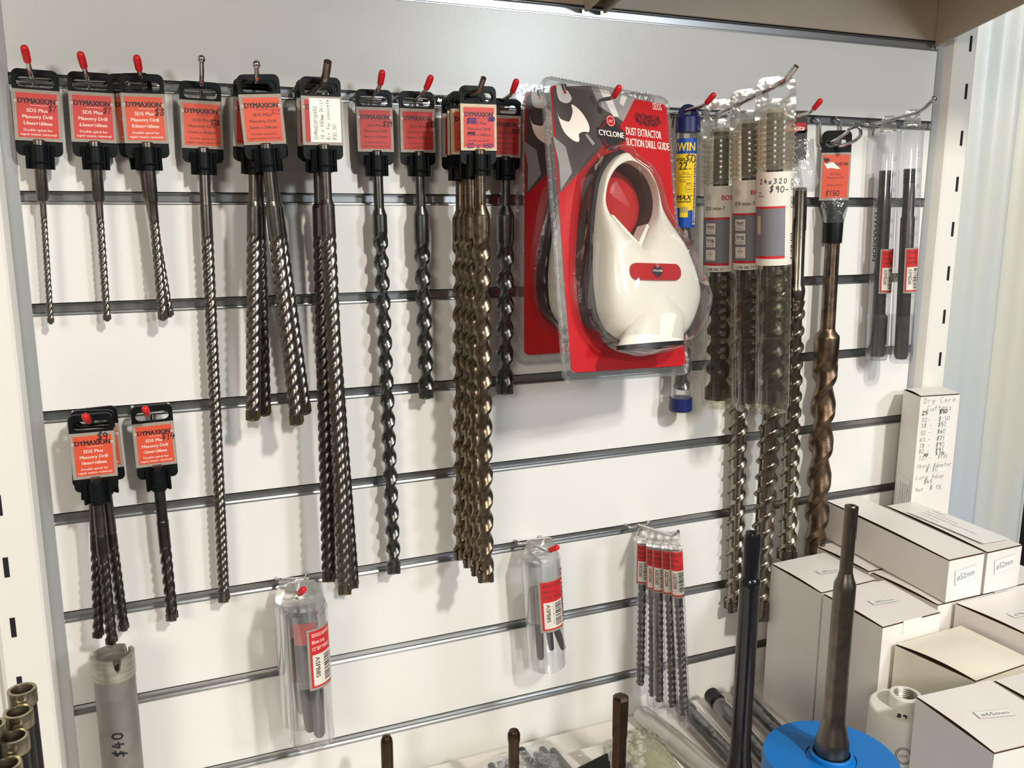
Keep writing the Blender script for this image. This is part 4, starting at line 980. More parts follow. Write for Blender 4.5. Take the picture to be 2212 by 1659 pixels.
        for k, (t1, t2) in enumerate((('fast', 'DRILL'), ('long', 'LIFE'), ('', 'Precise'))):
            zc = .43+.155*k; m.rect(-.0172, -.0040, g(zc+.125), g(zc), -.0002, 0, w)
            if t1:
                m.text(t1, -.0106, g(zc+.055), .0038, -.0003, 3, width=.0095, bold=.02, shear=.2 if k == 0 else 0, wrap=w); m.rect(-.0165, -.0048, g(zc+.070), g(zc+.066), -.0003, 3, w)
                m.text(t2, -.0106, g(zc+.115), .0028, -.0003, 1, width=.0095, wrap=w)
            else:
                for q in range(12):
                    a_ = 2*PI*q/12; b_ = 2*PI*(q+1)/12
                    m._stroke((-.0106+.0026*math.cos(a_), g(zc+.05)+.0026*math.sin(a_)), (-.0106+.0026*math.cos(b_), g(zc+.05)+.0026*math.sin(b_)), .0004, 0, 0, -.0003, 1, 1, 0, w, None)
                m.rect(-.0108, -.0104, g(zc+.095), g(zc+.005), -.0003, 1, w); m.rect(-.0146, -.0066, g(zc+.052), g(zc+.046), -.0003, 1, w)
                m.text(t2, -.0106, g(zc+.118), .0016, -.0003, 3, width=.0080, wrap=w)
        m.text('2 608 586 77', -.0165, g(.985), .0032, -.0002, 3, width=.0220, bold=.01, align='l', wrap=w)
        m.rect(-.0300, -.0225, g(1.05), g(-.02), 0, 0, w); m.barcode(-.0290, -.0240, g(1.03), g(.62), -.0002, 3, True, w, seed=5)
    m.build('wrap_label', [LBW, LBG, LBR, INKB, CARDC], o, flat=True)
GT = 'clear ribbed drill tubes on the long bare hook'
ribbed_tube((1560, 214), (1550, 878), -.036, 'rear clear ribbed tube, nearest the wall, with grey label', 0, GT)
ribbed_tube((1619, 192), (1620, 884), -.080, 'middle clear ribbed tube with grey label cut off by its neighbour', 1, GT)
ribbed_tube((1676, 166), (1667, 888), -.124, 'front clear ribbed tube priced $90 on its label', 2, GT)

def adaptor_label(m, w, x0, x1, zt, H, code, red, ink, border=None, lines=('SDS-MAX ADAPTOR', '260mm long', '1/2" BSP THREAD')):
    # 0 board 1 red 2 white 3 ink 4 line ink
    g = lambda t: zt-H*t; W_ = x1-x0
    m.rect(x0, x1, g(1), g(0), 0, 0, w); m.rect(x0+W_*.08, x1, g(.96), g(.03), -.0001, 1, w)
    m.rect(x0+W_*.16, x1-W_*.03, g(.93), g(.42), -.0002, 2, w)
    for k, t in enumerate(lines): m.text(t, x0+W_*.17, g(.13+.11*k), H*.060, -.0002, 4, width=W_*(.76, .5, .72)[k], align='l', bold=.012, wrap=w)
    m.text(code, x0+W_*.26, g(.46), H*.075, -.0003, 3, width=H*.34, align='l', bold=.015, rot=-PI/2, wrap=w)
    m.barcode(x0+W_*.60, x1-W_*.08, g(.90), g(.45), -.0003, 3, True, w, seed=len(code))
    for k in range(11): m.text('9333716003012'[k], x0+W_*.50, g(.46+.038*k), H*.030, -.0003, 4, width=H*.018, rot=-PI/2, wrap=w)
def right_tube(A, B, y, label, flip, group, R=.0140):
    a = at(A[0], A[1], y); b = at(B[0], B[1], y); L = (b-a).length; f = lambda t: -L*t
    o = thing('adaptor_tube', label, 'packaged adaptor', frame(a, b, -.84), group)
    m = MB()
    m.ring([(-.0105, f(.050)), (.0105, f(.050)), (.0075, .002), (.0050, .004), (-.0050, .004), (-.0075, .002)], [(.0030*math.cos(t), f(.012)+.0030*math.sin(t)) for t in [2*PI*i/16 for i in range(16)]], -.0012, .0012, 0, n=40)
    m.build('hang_tab', [TABY], o)
    m = MB(); m.lathe([(R*.3, f(.045)), (R*.96, f(.05)), (R, f(.055)), (R, f(.985)), (R*.92, f(1)), (R*.1, f(1))], 28, 0, cap=False)
    m.lathe([(R*1.04, f(.80)), (R*1.04, f(.985))], 28, 0, cap=False)
    for k in range(10): m.ball((R*.72, -R*.72, f(.16+.062*k)), .0022, 0, sz=1.3)
    m.build('tube_body', [TUBEL], o)
    m = MB()
    if flip:
        m.lathe([(.0072, f(.215)), (.0072, f(.40)), (.0085, f(.41)), (.0085, f(.97)), (.0070, f(.985))], 20, 0)
        for k in range(6): m.lathe([(.0072, f(.217+.009*k)), (.0078, f(.221+.009*k)), (.0072, f(.2255+.009*k))], 20, 0, cap=False)
        m.tube([(-.001, -.0080, f(.83)), (-.001, -.0080, f(.955)), (-.001, -.0074, f(.965))], [.0022, .0022, .001], 8, 1)
    else:
        m.lathe([(.0080, f(.205)), (.0082, f(.21)), (.0082, f(.80)), (.0115, f(.815)), (.0115, f(.93)), (.0100, f(.94)), (.0100, f(.985))], 20, 0)
        for k in range(7): m.lathe([(.0100, f(.942+.006*k)), (.0106, f(.945+.006*k)), (.0100, f(.948+.006*k))], 20, 0, cap=False)
    m.build('adaptor_rod', [DARKST, STEELG], o)
    m = MB(); adaptor_label(m, (R+.0004, 0, .0), -.001, .0200, f(.525), .0575, 'ASMB260', 1, 3); m.build('label', [CARD, LBR, LBW, INKB, INKG], o, flat=True)
    if not flip:
        m = MB(); m.text('DYMAXION', -.0120, f(.375), .0050, 0, 0, width=.062, align='l', bold=.02, rot=-PI/2, wrap=(R+.0004, 0, .0)); m.build('side_print', [INKB], o, flat=True)
GR = 'clear adaptor tubes at the right post'
right_tube((1920, 257), (1893, 776), -.022, 'rear clear tube with black rod at the right post', False, GR)
right_tube((1972, 243), (1946, 782), -.052, 'front clear tube with black rod nearest the right post', True, GR)

def short_tube(A, B, y, label, spikes, group, R=.0226, red_top=False):
    a = at(A[0], A[1], y); b = at(B[0], B[1], y); L = (b-a).length; f = lambda t: -L*t
    o = thing('adaptor_tube', label, 'packaged adaptor', frame(a, b, -.17 if red_top else -.33), group)
    m = MB(); zb = f(.135)
    m.ring([(-R*.98, zb), (R*.98, zb), (R*.62, -.001), (R*.52, 0), (-R*.52, 0), (-R*.62, -.001)], [(-R*.52, f(.105)), (R*.52, f(.105)), (R*.10, f(.055)), (-R*.10, f(.055))], -.0013, .0013, 0, n=48, c=(0, f(.09)))
    m.build('hang_tab', [TABY], o)
    m = MB(); m.lathe([(R*.2, zb), (R*.93, zb), (R, zb-.004), (R, f(.985)), (R*.95, f(.995)), (R*.1, f(1))], 36, 0, cap=False)
    m.lathe([(R*1.02, zb-.004), (R*1.02, f(.60)), (R, f(.602))], 36, 0, cap=False); m.build('tube_body', [TUBE], o)
    for (x, yy, z0, z1, r0_, r1_, lx) in spikes:
        m = MB(); p0 = Vector((x, yy, f(z0))); p1 = Vector((x+lx, yy, f(z1))); d = p1-p0
        m.tube([p0, p0+d*.42, p0+d*.46, p0+d*.97, p1], [r0_, r0_, r1_, r1_*.72, r1_*.5], 16, 0); m.build('adaptor', [BLKROD], o)
    m = MB(); adaptor_label(m, (R+.0006, 0, .0), .0015 if red_top else -.0070, .0300 if red_top else .0250, f(.24 if red_top else .265), .064 if red_top else .0640, 'ASPB85', 1, 3, lines=('SDS-PLUS ADAPTOR', '85mm Long', '1/2" BSP THREAD'))
    m.build('label', [CARD, LBR, LBW, INKB, INKW if red_top else INKG], o, flat=True)
    m = MB()
    if red_top: m.rect(-.012, .008, f(.33), f(.20), 0, 0, (R*.97, 0, .05))
    else: m.text('DYMAXION', .0262, f(.22), .0050, 0, 1, width=.066, align='l', bold=.02, rot=-PI/2, wrap=(R+.0007, 0, .0)); m.rect(.0245, .0345, f(.52), f(.20), .0004, 0, (R+.0004, 0, 0))
    m.build('rear_label', [RED1 if red_top else LBR, INKB], o, flat=True)
GS = 'pair of wide clear tubes low on the wall'
SP = [(-.004, .002, .36, .95, .0105, .0075, .003), (.006, -.004, .33, .97, .0110, .0080, .002)]
short_tube((637, 1248), (655, 1556), -.030, 'rear wide clear tube of the low pair, mostly hidden', SP, GS)
short_tube((652, 1256), (674, 1597), -.080, 'front wide clear tube of the low pair, two black spikes inside', SP, GS, red_top=True)
short_tube((1165, 1163), (1182, 1436), -.036, 'single wide clear tube holding three black spikes', [(-.006, .003, .40, .96, .0105, .0056, -.001), (.002, -.006, .50, .86, .0080, .0045, .004), (.004, .004, .52, .90, .0090, .0048, .017)], None)

def thin_tube(A, B, y, label, group, front):
    a = at(A[0], A[1], y); b = at(B[0], B[1], y); L = (b-a).length; f = lambda t: -L*t; R = .0076
    o = thing('centre_drill_tube', label, 'packaged drill', frame(a, b, -.57), group)
    m = MB(); m.ring([(-.0070, f(.085)), (.0070, f(.085)), (.0052, -.001), (.003, 0), (-.003, 0), (-.0052, -.001)], [(.0024*math.cos(t), f(.030)+.0024*math.sin(t)) for t in [2*PI*i/14 for i in range(14)]], -.001, .001, 0, n=36); m.build('hang_tab', [TABY], o)
    m = MB(); m.lathe([(R*.2, f(.08)), (R*.95, f(.082)), (R, f(.09)), (R, f(.985)), (R*.9, f(1)), (R*.1, f(1))], 22, 0, cap=False)
    for k in range(9): m.ball((R*.35, -R*.94, f(.375+.068*k)), .0018, 0, sz=1.2)
    m.build('tube_body', [TUBEL], o)
    m = MB(); m.lathe([(.0050, f(.10)), (.0050, f(.36))], 16, 0); m.helix(.0054, .72, f(.36), f(.94), .016, 2, 1.4, nth=24); m.build('centre_drill', [STEELD], o)
    m = MB(); w = (R+.0003, 0, 0.0)
    adaptor_label(m, w, -.0105 if front else -.0095, .0100, f(.085), L*.235, 'ABD200', 1, 3, lines=('CENTRE DRILL', 'FOR 1/2" ARBOR', '10mm DIA')); m.build('label', [CARD, LBR, LBW, INKB, INKG], o, flat=True)
GN = 'five thin centre drill tubes on one hook'
thin_tube((1390, 1140), (1382, 1498), -.018, 'thin clear drill tube hanging closest to the wall, turned side on', GN, False)
thin_tube((1409, 1146), (1409, 1522), -.036, 'second thin clear drill tube from the wall, mostly hidden', GN, False)
thin_tube((1423, 1147), (1424, 1536), -.054, 'middle thin clear drill tube of the five', GN, False)
thin_tube((1441, 1148), (1453, 1547), -.072, 'fourth thin clear drill tube from the wall', GN, False)
thin_tube((1458, 1147), (1479, 1566), -.090, 'frontmost thin clear drill tube, full label facing out', GN, True)

# ================================================================== cartons
CTN = mat('white_carton', srgb(236, 230, 224), .38, var=.02, scale=30, spec=.5)
CTNE = mat('brown_board_edge', srgb(96, 66, 44), .8)
CTNC = mat('aged_cream_carton', srgb(234, 229, 210), .6, var=.05, scale=25)
STK = mat('sticker_paper', srgb(238, 236, 232), .5)
STKL = mat('sticker_outline', srgb(186, 184, 182), .6)
GINK = mat('grey_ink', srgb(110, 108, 112), .6)
def carton(label, corners, z0, z1, group=None, top_text=None, tab=None, mats_=None, front_text=None, bulge=0.0, extra=None):
    # corners: back-left, back-right, front-right, front-left in x,y
    cx = sum(c[0] for c in corners)/4; cy = sum(c[1] for c in corners)/4
    Q = [Vector((c[0]-cx, c[1]-cy, 0)) for c in corners]; h = z1-z0
    o = thing('carton', label, 'box', Matrix.Translation((cx, cy, z0)), group); C_ = mats_ or CTN
    m = MB(); n = 4
    vs = [(q.x, q.y, 0) for q in Q]+[(q.x, q.y, h-.0016) for q in Q]
    m.add(vs, [(0, 1, 2, 3), (3, 7, 4, 0)[::-1], (1, 0, 4, 5)[::-1], (2, 1, 5, 6)[::-1], (3, 2, 6, 7)[::-1]], 0)
    m.add(vs, [(7, 6, 5, 4)], 1)
    # fix winding by bmesh
    me_o = m.build('carton_body', [C_, CTNE], o, flat=True)
    bm = bmesh.new(); bm.from_mesh(me_o.data); bmesh.ops.recalc_face_normals(bm, faces=bm.faces[:]); bm.to_mesh(me_o.data); bm.free()
    # lid flap hinged on the right edge, lifting slightly along the left
    m = MB(); U = lambda u, v: Q[0]*(1-u)*(1-v)+Q[1]*u*(1-v)+Q[2]*u*v+Q[3]*(1-u)*v
    ns = 12; vs = []; fs = []
    for j in range(ns+1):
        v = j/ns
        for i in range(ns+1):
            u = i/ns; p = U(.004+.994*u, .004+.992*v)
            z = h-.0002+.0016*math.sin(PI*v)*(1-u)**3+bulge*math.sin(PI*v)**.8*math.sin(PI*min(1, u*.9+.1))
            vs.append((p.x, p.y, z))
    for j in range(ns):
        for i in range(ns):
            a = j*(ns+1)+i; fs.append((a, a+ns+1, a+ns+2, a+1))
    m.add(vs, fs, 0)
    m.add([(v[0], v[1], v[2]-.0007) for v in vs], [f[::-1] for f in fs], 1)
    lid = m.build('lid_flap', [C_, CTNE], o, angle=60)
    ax = (Q[2]-Q[3]).normalized(); ang = math.atan2(ax.y, ax.x)
    if tab:
        m = MB(); p = Q[3]*(1-tab)+Q[2]*tab
        T = Matrix.Translation((p.x, p.y, h)) @ Matrix.Rotation(ang, 4, 'Z')
        m.box(-.014, .014, -.0009, .0004, -.016, .0006, 0, bev=.0003, M=T); m.build('tuck_tab', [C_], o)
    if top_text:
        t, u, v, wd, rot = top_text; p = U(u, v); hh = wd*.30
        T = Matrix.Translation((p.x, p.y, h+.0012+bulge)) @ Matrix.Rotation(ang+rot, 4, 'Z') @ Matrix.Rotation(-PI/2, 4, 'X')
        m = MB(); m.quad(-wd/2, wd/2, -hh/2, hh/2, 0, 1, T); m.quad(-wd/2+.0004, wd/2-.0004, -hh/2+.0004, hh/2-.0004, -.0001, 0, T)
        m.text(t, 0, -hh*.22, hh*.46, -.0002, 2, width=wd*.78, M=T); m.build('size_sticker', [STK, STKL, GINK], lid, flat=True)
    if front_text:
        t, u, zf, wd, rot = front_text; p = Q[3]*(1-u)+Q[2]*u; hh = wd*.52
        T = Matrix.Translation((p.x, p.y, zf*h)) @ Matrix.Rotation(ang, 4, 'Z') @ Matrix.Translation((0, -.0006, 0)) @ Matrix.Rotation(rot, 4, 'Y')
        m = MB(); m.quad(-wd/2, wd/2, -hh/2, hh/2, 0, 1, T); m.quad(-wd/2+.0004, wd/2-.0004, -hh/2+.0004, hh/2-.0004, -.0001, 0, T)
        m.text(t, 0, -hh*.18, hh*.42, -.0002, 2, width=wd*.82, M=T); m.build('size_sticker', [STK, STKL, GINK], o, flat=True)
    if extra: extra(o, Q, h, ang)
    return o
ZT = 1.041
GA = 'upright white core bit cartons'
carton('tall white 82mm carton against the wall, first from the left', [(.8112, -.0565), (.9005, -.0535), (.8975, -.1470), (.8082, -.1505)], ZS, ZT, None, ('ø82mm', .57, .55, .034, -.10))
carton('tall white 82mm carton in front of the first, tuck tab showing', [(.8082, -.1535), (.9050, -.1515), (.8960, -.2430), (.8075, -.2455)], ZS, ZT, None, ('ø82mm', .53, .50, .036, -.12), tab=.50)
carton('white carton under the two long ones, top edge showing', [(.9065, -.0300), (.9990, -.0300), (.9990, -.1240), (.9078, -.1240)], ZS, ZT)
carton('white carton below the ends of the two long cartons, front just visible', [(.9090, -.1275), (.9990, -.1275), (.9990, -.2280), (.9090, -.2280)], ZS, ZT)
carton('white carton below the handwritten price list, mostly hidden', [(1.0030, -.0240), (1.1080, -.0240), (1.1080, -.1180), (1.0030, -.1180)], ZS, ZT)
carton('white carton at the far right of the shelf behind the 78mm one', [(1.0030, -.1210), (1.1020, -.1210), (1.1020, -.2260), (1.0030, -.2260)], ZS, ZT)
carton('white 78mm carton cut off at the right of the picture', [(.9315, -.2325), (1.0300, -.2325), (1.0340, -.3250), (.9370, -.3250)], ZS, ZT, None, ('ø78mm', .42, .55, .036, -.05))
def small_print(o, Q, h, ang):
    c_ = Q[0]*.20+Q[1]*.24+Q[2]*.30+Q[3]*.26
    m = MB(); T = Matrix.Translation((c_.x, c_.y, h+.0024)) @ Matrix.Rotation(math.atan2((Q[2]-Q[1]).y, (Q[2]-Q[1]).x), 4, 'Z') @ Matrix.Rotation(-PI/2, 4, 'X')
    m.quad(-.060, .060, -.0215, .0215, 0, 0, T)
    for k, (t, w) in enumerate((('CARBIDE 52', .022), ('52mm Dry Core Cutter', .050), ('UNITED DIAMOND TOOLS PH 9434 9911', .085), ('www.udt.com.au', .036))): m.text(t, -.052, .012-.0085*k, .0030, -.0001, 1, width=w, align='l', rot=0, M=T)
    m.build('address_label', [STK, GINK], o, flat=True)
carton('long white 52mm carton lying on top, nearer the drills', [(.9365, -.0120), (.9935, -.0120), (.9735, -.2300), (.9168, -.2305)], ZT+.0018, 1.0950, None, front_text=('ø52mm', .50, .56, .034, -.10))
carton('long white 52mm carton lying on top, beside the price list', [(.9960, -.0600), (1.0440, -.0600), (1.0360, -.2300), (.9775, -.2310)], ZT+.0018, 1.0950, None, front_text=('ø52mm', .52, .62, .034, -.10), extra=small_print)
def price_list(o, Q, h, ang):
    p = (Q[3]+Q[2])/2; T = Matrix.Translation((p.x, p.y, 0)) @ Matrix.Rotation(ang, 4, 'Z') @ Matrix.Translation((0, -.0004, 0))
    wd = (Q[2]-Q[3]).length; m = MB(); k = wd/.082
    X = lambda f: (f-.5)*wd; Zz = lambda f: h*(1-f*.645)
    def wr(t, fx, fz, hh, wt=.0003, adv=.62, mi=0):
        hh *= .76; m.pen(t, X(fx), Zz(fz), hh, -.0003, mi, w=wt, adv=hh*adv)
    H = .0092
    wr('Dry Core', .08, .082, .0100, adv=.86); wr('Cutters', .18, .165, .0100, adv=.76)
    rows = (('25', '$50', .204, .0011), ('32-', '$ 50', .278, .0004), ('38 -', '$50', .342, .0004), ('52 -', '$60', .418, .0004), ('65 -', '$75', .490, .0004), ('78 -', '$90', .560, .0004), ('82 -', '$95', .618, .0004))
    for a_, b_, fz, wt in rows:
        wr(a_, .07, fz, .0072, wt*.7 if wt > .001 else .00034, adv=.8); wr(b_, .50, fz, .0074, wt*.7 if wt > .001 else .00045, adv=.8)
        if wt < .001: m.quad(X(.62), X(.80), Zz(fz+.006), Zz(fz-.042), -.0001, 1)
    wr('102', .20, .652, .0044, .0006, adv=.8); wr('$ 110', .52, .648, .0044, .0005, adv=.8); wr('127.-', .09, .694, .0070, adv=.8); wr('$135', .58, .690, .0066, adv=.8)
    wr('Short Adaptor', .06, .778, .0072, adv=.80); wr('$ 30', .30, .828, .0080, .0004, adv=.8); m.quad(X(.50), X(.82), Zz(.834), Zz(.790), -.0001, 1)
    wr('Long Adap', .06, .905, .0078, adv=.86); wr('$45', .28, .960, .0076, .0004, adv=.8); wr('Nut', .08, 1.035, .0070, adv=.8); wr('$ 15.', .45, 1.030, .0076, .0004, adv=.8)
    m.v = [T @ v for v in m.v]; m.build('handwriting', [INKB, STK], o, flat=True)
    # side label low on the left face
    a = Q[0]; b = Q[3]; d = (b-a); an = math.atan2(d.y, d.x)
    T2 = Matrix.Translation((a.x, a.y, 0)) @ Matrix.Rotation(an, 4, 'Z') @ Matrix.Translation((0, -.0004, 0)); L = d.length
    m = MB(); m.quad(L*.12, L*.86, h*.05, h*.40, 0, 0, T2)
    for k, (t, w) in enumerate((('CARBIDE 52', .016), ('52mm Dry Core Cutter', .036), ('UNITED DIAMOND TOOLS', .044), ('www.udt.com.au', .030))): m.text(t, L*(.74-.14*k), h*.36, .0026, -.0002, 1, width=w, align='l', rot=-PI/2, M=T2)
    m.build('address_label', [STK, GINK], o, flat=True)
carton('upright white carton with a handwritten price list', [(1.0555, -.0170), (1.1205, -.0210), (1.1010, -.0700), (1.0395, -.0610)], ZT+.0018, 1.2425, extra=price_list)
carton('battered cream carton with a bulging lid', [(.8230, -.2500), (.9270, -.2460), (.9300, -.3350), (.8375, -.3400)], ZS, 1.020, None, mats_=CTNC, bulge=.0055)
carton('white 65mm carton nearest the camera', [(.7370, -.3560), (.8280, -.3620), (.8190, -.4560), (.7270, -.4480)], ZS, 1.035, None, ('ø65mm', .50, .52, .036, -.16), tab=.80)
carton('white carton beside the 65mm one, mostly out of frame', [(.8310, -.3640), (.9250, -.3680), (.9200, -.4600), (.8260, -.4560)], ZS, 1.035)

# ================================================================== core bits, adaptors and rods on the shelf
COREG = mat('grey_core_steel', srgb(150, 146, 140), .48, metal=.55, var=.22, scale=45, bump=.1, bscale=300)
CORETIP = mat('ground_steel', srgb(190, 184, 172), .40, metal=.7, var=.3, scale=50, stretch=(1, 1, 6))
GOLDB = mat('brushed_brass_band', (.42, .37, .27, 1), .30, metal=1.0, var=.3, scale=60, stretch=(1, 1, 5))
COREW = mat('white_core_paint', srgb(232, 230, 218), .38, var=.05, scale=30)
BLUEC = mat('blue_core_paint', srgb(0, 112, 190), .45, var=.06, scale=30, bump=.08, bscale=400)
BRCH = mat('brown_black_oxide', (.075, .045, .028, 1), .30, metal=.85, var=.3, scale=90)
p = at(243, 1411, -.062); zt = p.z
o = thing('core_drill', 'grey slotted core tube with $40 in black marker', 'core bit', Matrix.Translation((p.x, p.y, ZS)))
H = zt-ZS; R = .0186; n = 60
m = MB(); vs = []; fs = []
# tube with three notches in the crown
notch = [(-1.35, .16), (.75, .13), (2.85, .13)]
for i in range(n):
    a = 2*PI*i/n
    dep = 0
    for c, wv in notch:
        d = abs((a-c+PI) % (2*PI)-PI)
        if d < wv: dep = .012*(1-.35*d/wv)
    for r_, z in ((R*.97, 0), (R*.97, H-.022), (R*1.02, H-.020), (R*1.02, H-dep), (R*.84, H-dep), (R*.84, H-.06), (R*.84, H*.4)):
        vs.append((r_*math.cos(a), r_*math.sin(a), z))
for i in range(n):
    j = (i+1) % n
    for k in range(6): fs.append((i*7+k, j*7+k, j*7+k+1, i*7+k+1))
m.add(vs, [f for q, f in enumerate(fs) if q % 6 in (0,)], 0); m.add(vs, [f for q, f in enumerate(fs) if q % 6 in (1, 2, 3, 4, 5)], 1)
m.build('core_tube', [COREG, CORETIP], o, angle=40)
m = MB(); zpx = at(248, 1638, -.062-R).z-ZS
m.pen('$40', 0.0012, zpx, .0090, 0, 0, w=.0017, rot=PI/2, adv=.0088, wrap=(R*.97+.0003, 0, .12)); m.build('price_marking', [INKB], o, flat=True)
def pipe(px, py, y, label, R=.0112):
    p = at(px, py, y); o = thing('core_drill', label, 'core bit', Matrix.Translation((p.x, p.y, ZS)), 'dark core tubes with brass bands'); H = p.z-ZS
    m = MB(); m.lathe([(R*.90, 0), (R*.90, H-.0130)], 30, 0, cap=False); m.lathe([(R*.74, H-.02), (R*.74, H*.5), (.0005, H*.5)], 30, 0, cap=False); m.build('core_tube', [BLKROD], o)
    m = MB(); m.lathe([(R*.90, H-.0135), (R, H-.0130), (R*1.01, H-.001), (R*.985, H), (R*.76, H), (R*.73, H-.001), (R*.73, H-.022)], 36, 0, cap=False); m.build('segment_band', [GOLDB], o)
pipe(47, 1488, -.120, 'rearmost dark core tube with a brass band, by the left post')
pipe(39, 1536, -.1435, 'second dark brass-banded core tube from the wall')
pipe(29, 1590, -.167, 'third dark brass-banded core tube, bright inside')
pipe(13, 1650, -.1905, 'dark brass-banded core tube lowest in the left corner')
pipe(-22, 1566, -.165, 'dark core tube only just entering the left edge')
# white threaded core bit
p = Vector((.7740, -.3120, 0)); zt = .992; H = zt-ZS
o = thing('core_drill', 'white core bit with threaded collar and handwritten 89', 'core bit', Matrix.Translation((p.x, p.y, ZS))); R = .0335
m = MB(); m.lathe([(R, 0), (R, H-.0015), (R-.0015, H), (.0155, H)], 40, 0, cap=False); m.build('core_tube', [COREW], o)
m = MB(); pr_ = [(.0155, H-.001), (.0155, H+.0125), (.0148, H+.0135), (.0112, H+.0135)]
for k in range(6): pr_ += [(.0106, H+.0125-.0022*k), (.0114, H+.0114-.0022*k)]
pr_ += [(.0106, H-.004), (.0004, H-.004)]
m.lathe(pr_[:4], 36, 0, cap=False); m.lathe(pr_[3:], 36, 1, cap=False); m.build('threaded_collar', [COREW, CORETIP], o)
m = MB(); T = Matrix.Translation((-.0185, -.0135, H+.0004)) @ Matrix.Rotation(-.75, 4, 'Z') @ Matrix.Rotation(-PI/2, 4, 'X')
m.pen('89', -.004, -.003, .0062, 0, 0, w=.0014, adv=.0050, M=T)
wv = (R+.0003, 0, -.75)
for q in range(16):
    a_ = 2*PI*q/16; b_ = 2*PI*(q+1)/16
    for rr in (.0078, .0064): m._stroke((rr*math.cos(a_), H-.036+rr*1.15*math.sin(a_)), (rr*math.cos(b_), H-.036+rr*1.15*math.sin(b_)), .0007, 0, 0, 0, 1, 1, 0, wv, None)
m.text('UDT', 0, H-.038, .0036, 0, 1, width=.0080, wrap=wv)
m.rect(.0155, .0235, H-.085, H-.052, 0, 0, wv)
m.build('printed_marks', [INKB, GINK], o, flat=True)
# blue core bit with the long adaptor standing in it
bc = Vector((.5935, -.400, 0)); zt = 1.036; H = zt-ZS; R = .0565
o = thing('core_drill', 'large blue core bit standing under the steel adaptor', 'core bit', Matrix.Translation((bc.x, bc.y, ZS)))
m = MB(); m.lathe([(R*.98, 0), (R*.98, H-.003), (R*.96, H), (.0205, H)], 64, 0, cap=False); m.lathe([(.0205, H-.001), (.0180, H+.0003), (.0176, H+.0045), (.0168, H+.0052), (.0152, H+.0052), (.0150, H-.03), (.0005, H-.03)], 36, 0, cap=False); m.build('core_body', [BLUEC], o)
ADST = mat('adaptor_steel', (.21, .18, .15, 1), .34, metal=1.0, var=.3, scale=70, bump=.06, bscale=500)
ya = bc.y; za = lambda px, py: at(px, py, ya).z
o = thing('adaptor', 'long brown steel adaptor standing upright in the blue core bit', 'adaptor', Matrix.Translation((bc.x, bc.y, zt)))
K = lambda py: at(1835, py, ya-.004).z-zt
m = MB(); m.lathe([(.0136, -.006), (.0136, K(1597)), (.0128, K(1592)), (.0104, K(1566)), (.0091, K(1556)), (.0088, K(1535)), (.0087, K(1275)), (.0085, K(1264)), (.0066, K(1252)), (.0054, K(1240))], 30, 0); m.build('adaptor_body', [ADST], o)
m = MB(); zt_ = K(1097)
m.lathe([(.0052, K(1240)), (.0050, zt_+.004-.0045), (.0050, zt_-.0012), (.0042, zt_), (.0018, zt_), (.0016, zt_-.003)], 26, 0)
for k in (-.45, 1.2): 
    a = -PI/2+k; x, y_ = .0050*math.cos(a), .0050*math.sin(a)
    m.tube([(x, y_, zt_-.001), (x, y_, K(1168)), (x*.9, y_*.9, K(1174))], [.0010, .0010, .0006], 8, 1)
m.build('sds_shank', [ADST, STEELD], o)
m = MB(); m.lathe([(.0024, 0), (.0024, .0004)], 14, 0, Matrix.Translation((.0145*math.sin(.75), -.0145*math.cos(.75)-.0012, K(1632))) @ Matrix.Rotation(PI/2, 4, 'X')); m.build('grub_screw', [CHROME], o)
# tall black chisel
p = at(1592, 1156, -.208); q = at(1598, 1640, -.208)
o = thing('chisel', 'tall glossy black chisel standing in front of the ribbed drills', 'chisel', Matrix.Translation((q.x, q.y, ZS)))
K = lambda py: at(1592, py, -.208).z-ZS
BLKG = mat('glossy_black_paint', (.008, .008, .011, 1), .18, var=.2, scale=40, spec=.6)
m = MB(); m.lathe([(.0155, 0), (.0155, K(1672)), (.0135, K(1652)), (.0114, K(1630)), (.0108, K(1600)), (.0108, K(1275)), (.0112, K(1270)), (.0112, K(1262)), (.0100, K(1255)), (.0092, K(1252))], 30, 0); m.build('chisel_body', [BLKG], o)
m = MB(); m.lathe([(.0092, K(1254)), (.0088, K(1250)), (.0090, K(1165)), (.0076, K(1156)), (.0034, K(1155.5)), (.0030, K(1159))], 12, 0); m.build('shank', [BLKG], o)
# standing hex chisels and rods
BLOCKZ = .872
o = thing('display_block', 'white board with a countersunk screw holding the short chisels', 'display block', Matrix.Translation((.50, -.13, ZS)))
bl = [atz(900, 1712, BLOCKZ), atz(1197, 1632, BLOCKZ), atz(1301, 1606, BLOCKZ), atz(1402, 1580, BLOCKZ), atz(1452, 1664, BLOCKZ), atz(1500, 1760, BLOCKZ), atz(900, 1900, BLOCKZ)]
bx0 = .22; bx1 = atz(1402, 1580, BLOCKZ).x-.50; by0 = -.12; by1 = atz(1250, 1619, BLOCKZ).y+.13
m = MB(); m.box(bx0-.50, bx1, by0, by1, 0, BLOCKZ-ZS, 0, bev=.0012); m.build('board', [SHELF], o)
ps = atz(1252, 1632, BLOCKZ+.0005)
m = MB(); m.lathe([(.0030, 0), (.0029, .0006), (.0012, .0003)], 18, 0, Matrix.Translation((ps.x-.50, ps.y+.13, BLOCKZ-ZS))); m.build('screw', [CHROME], o)
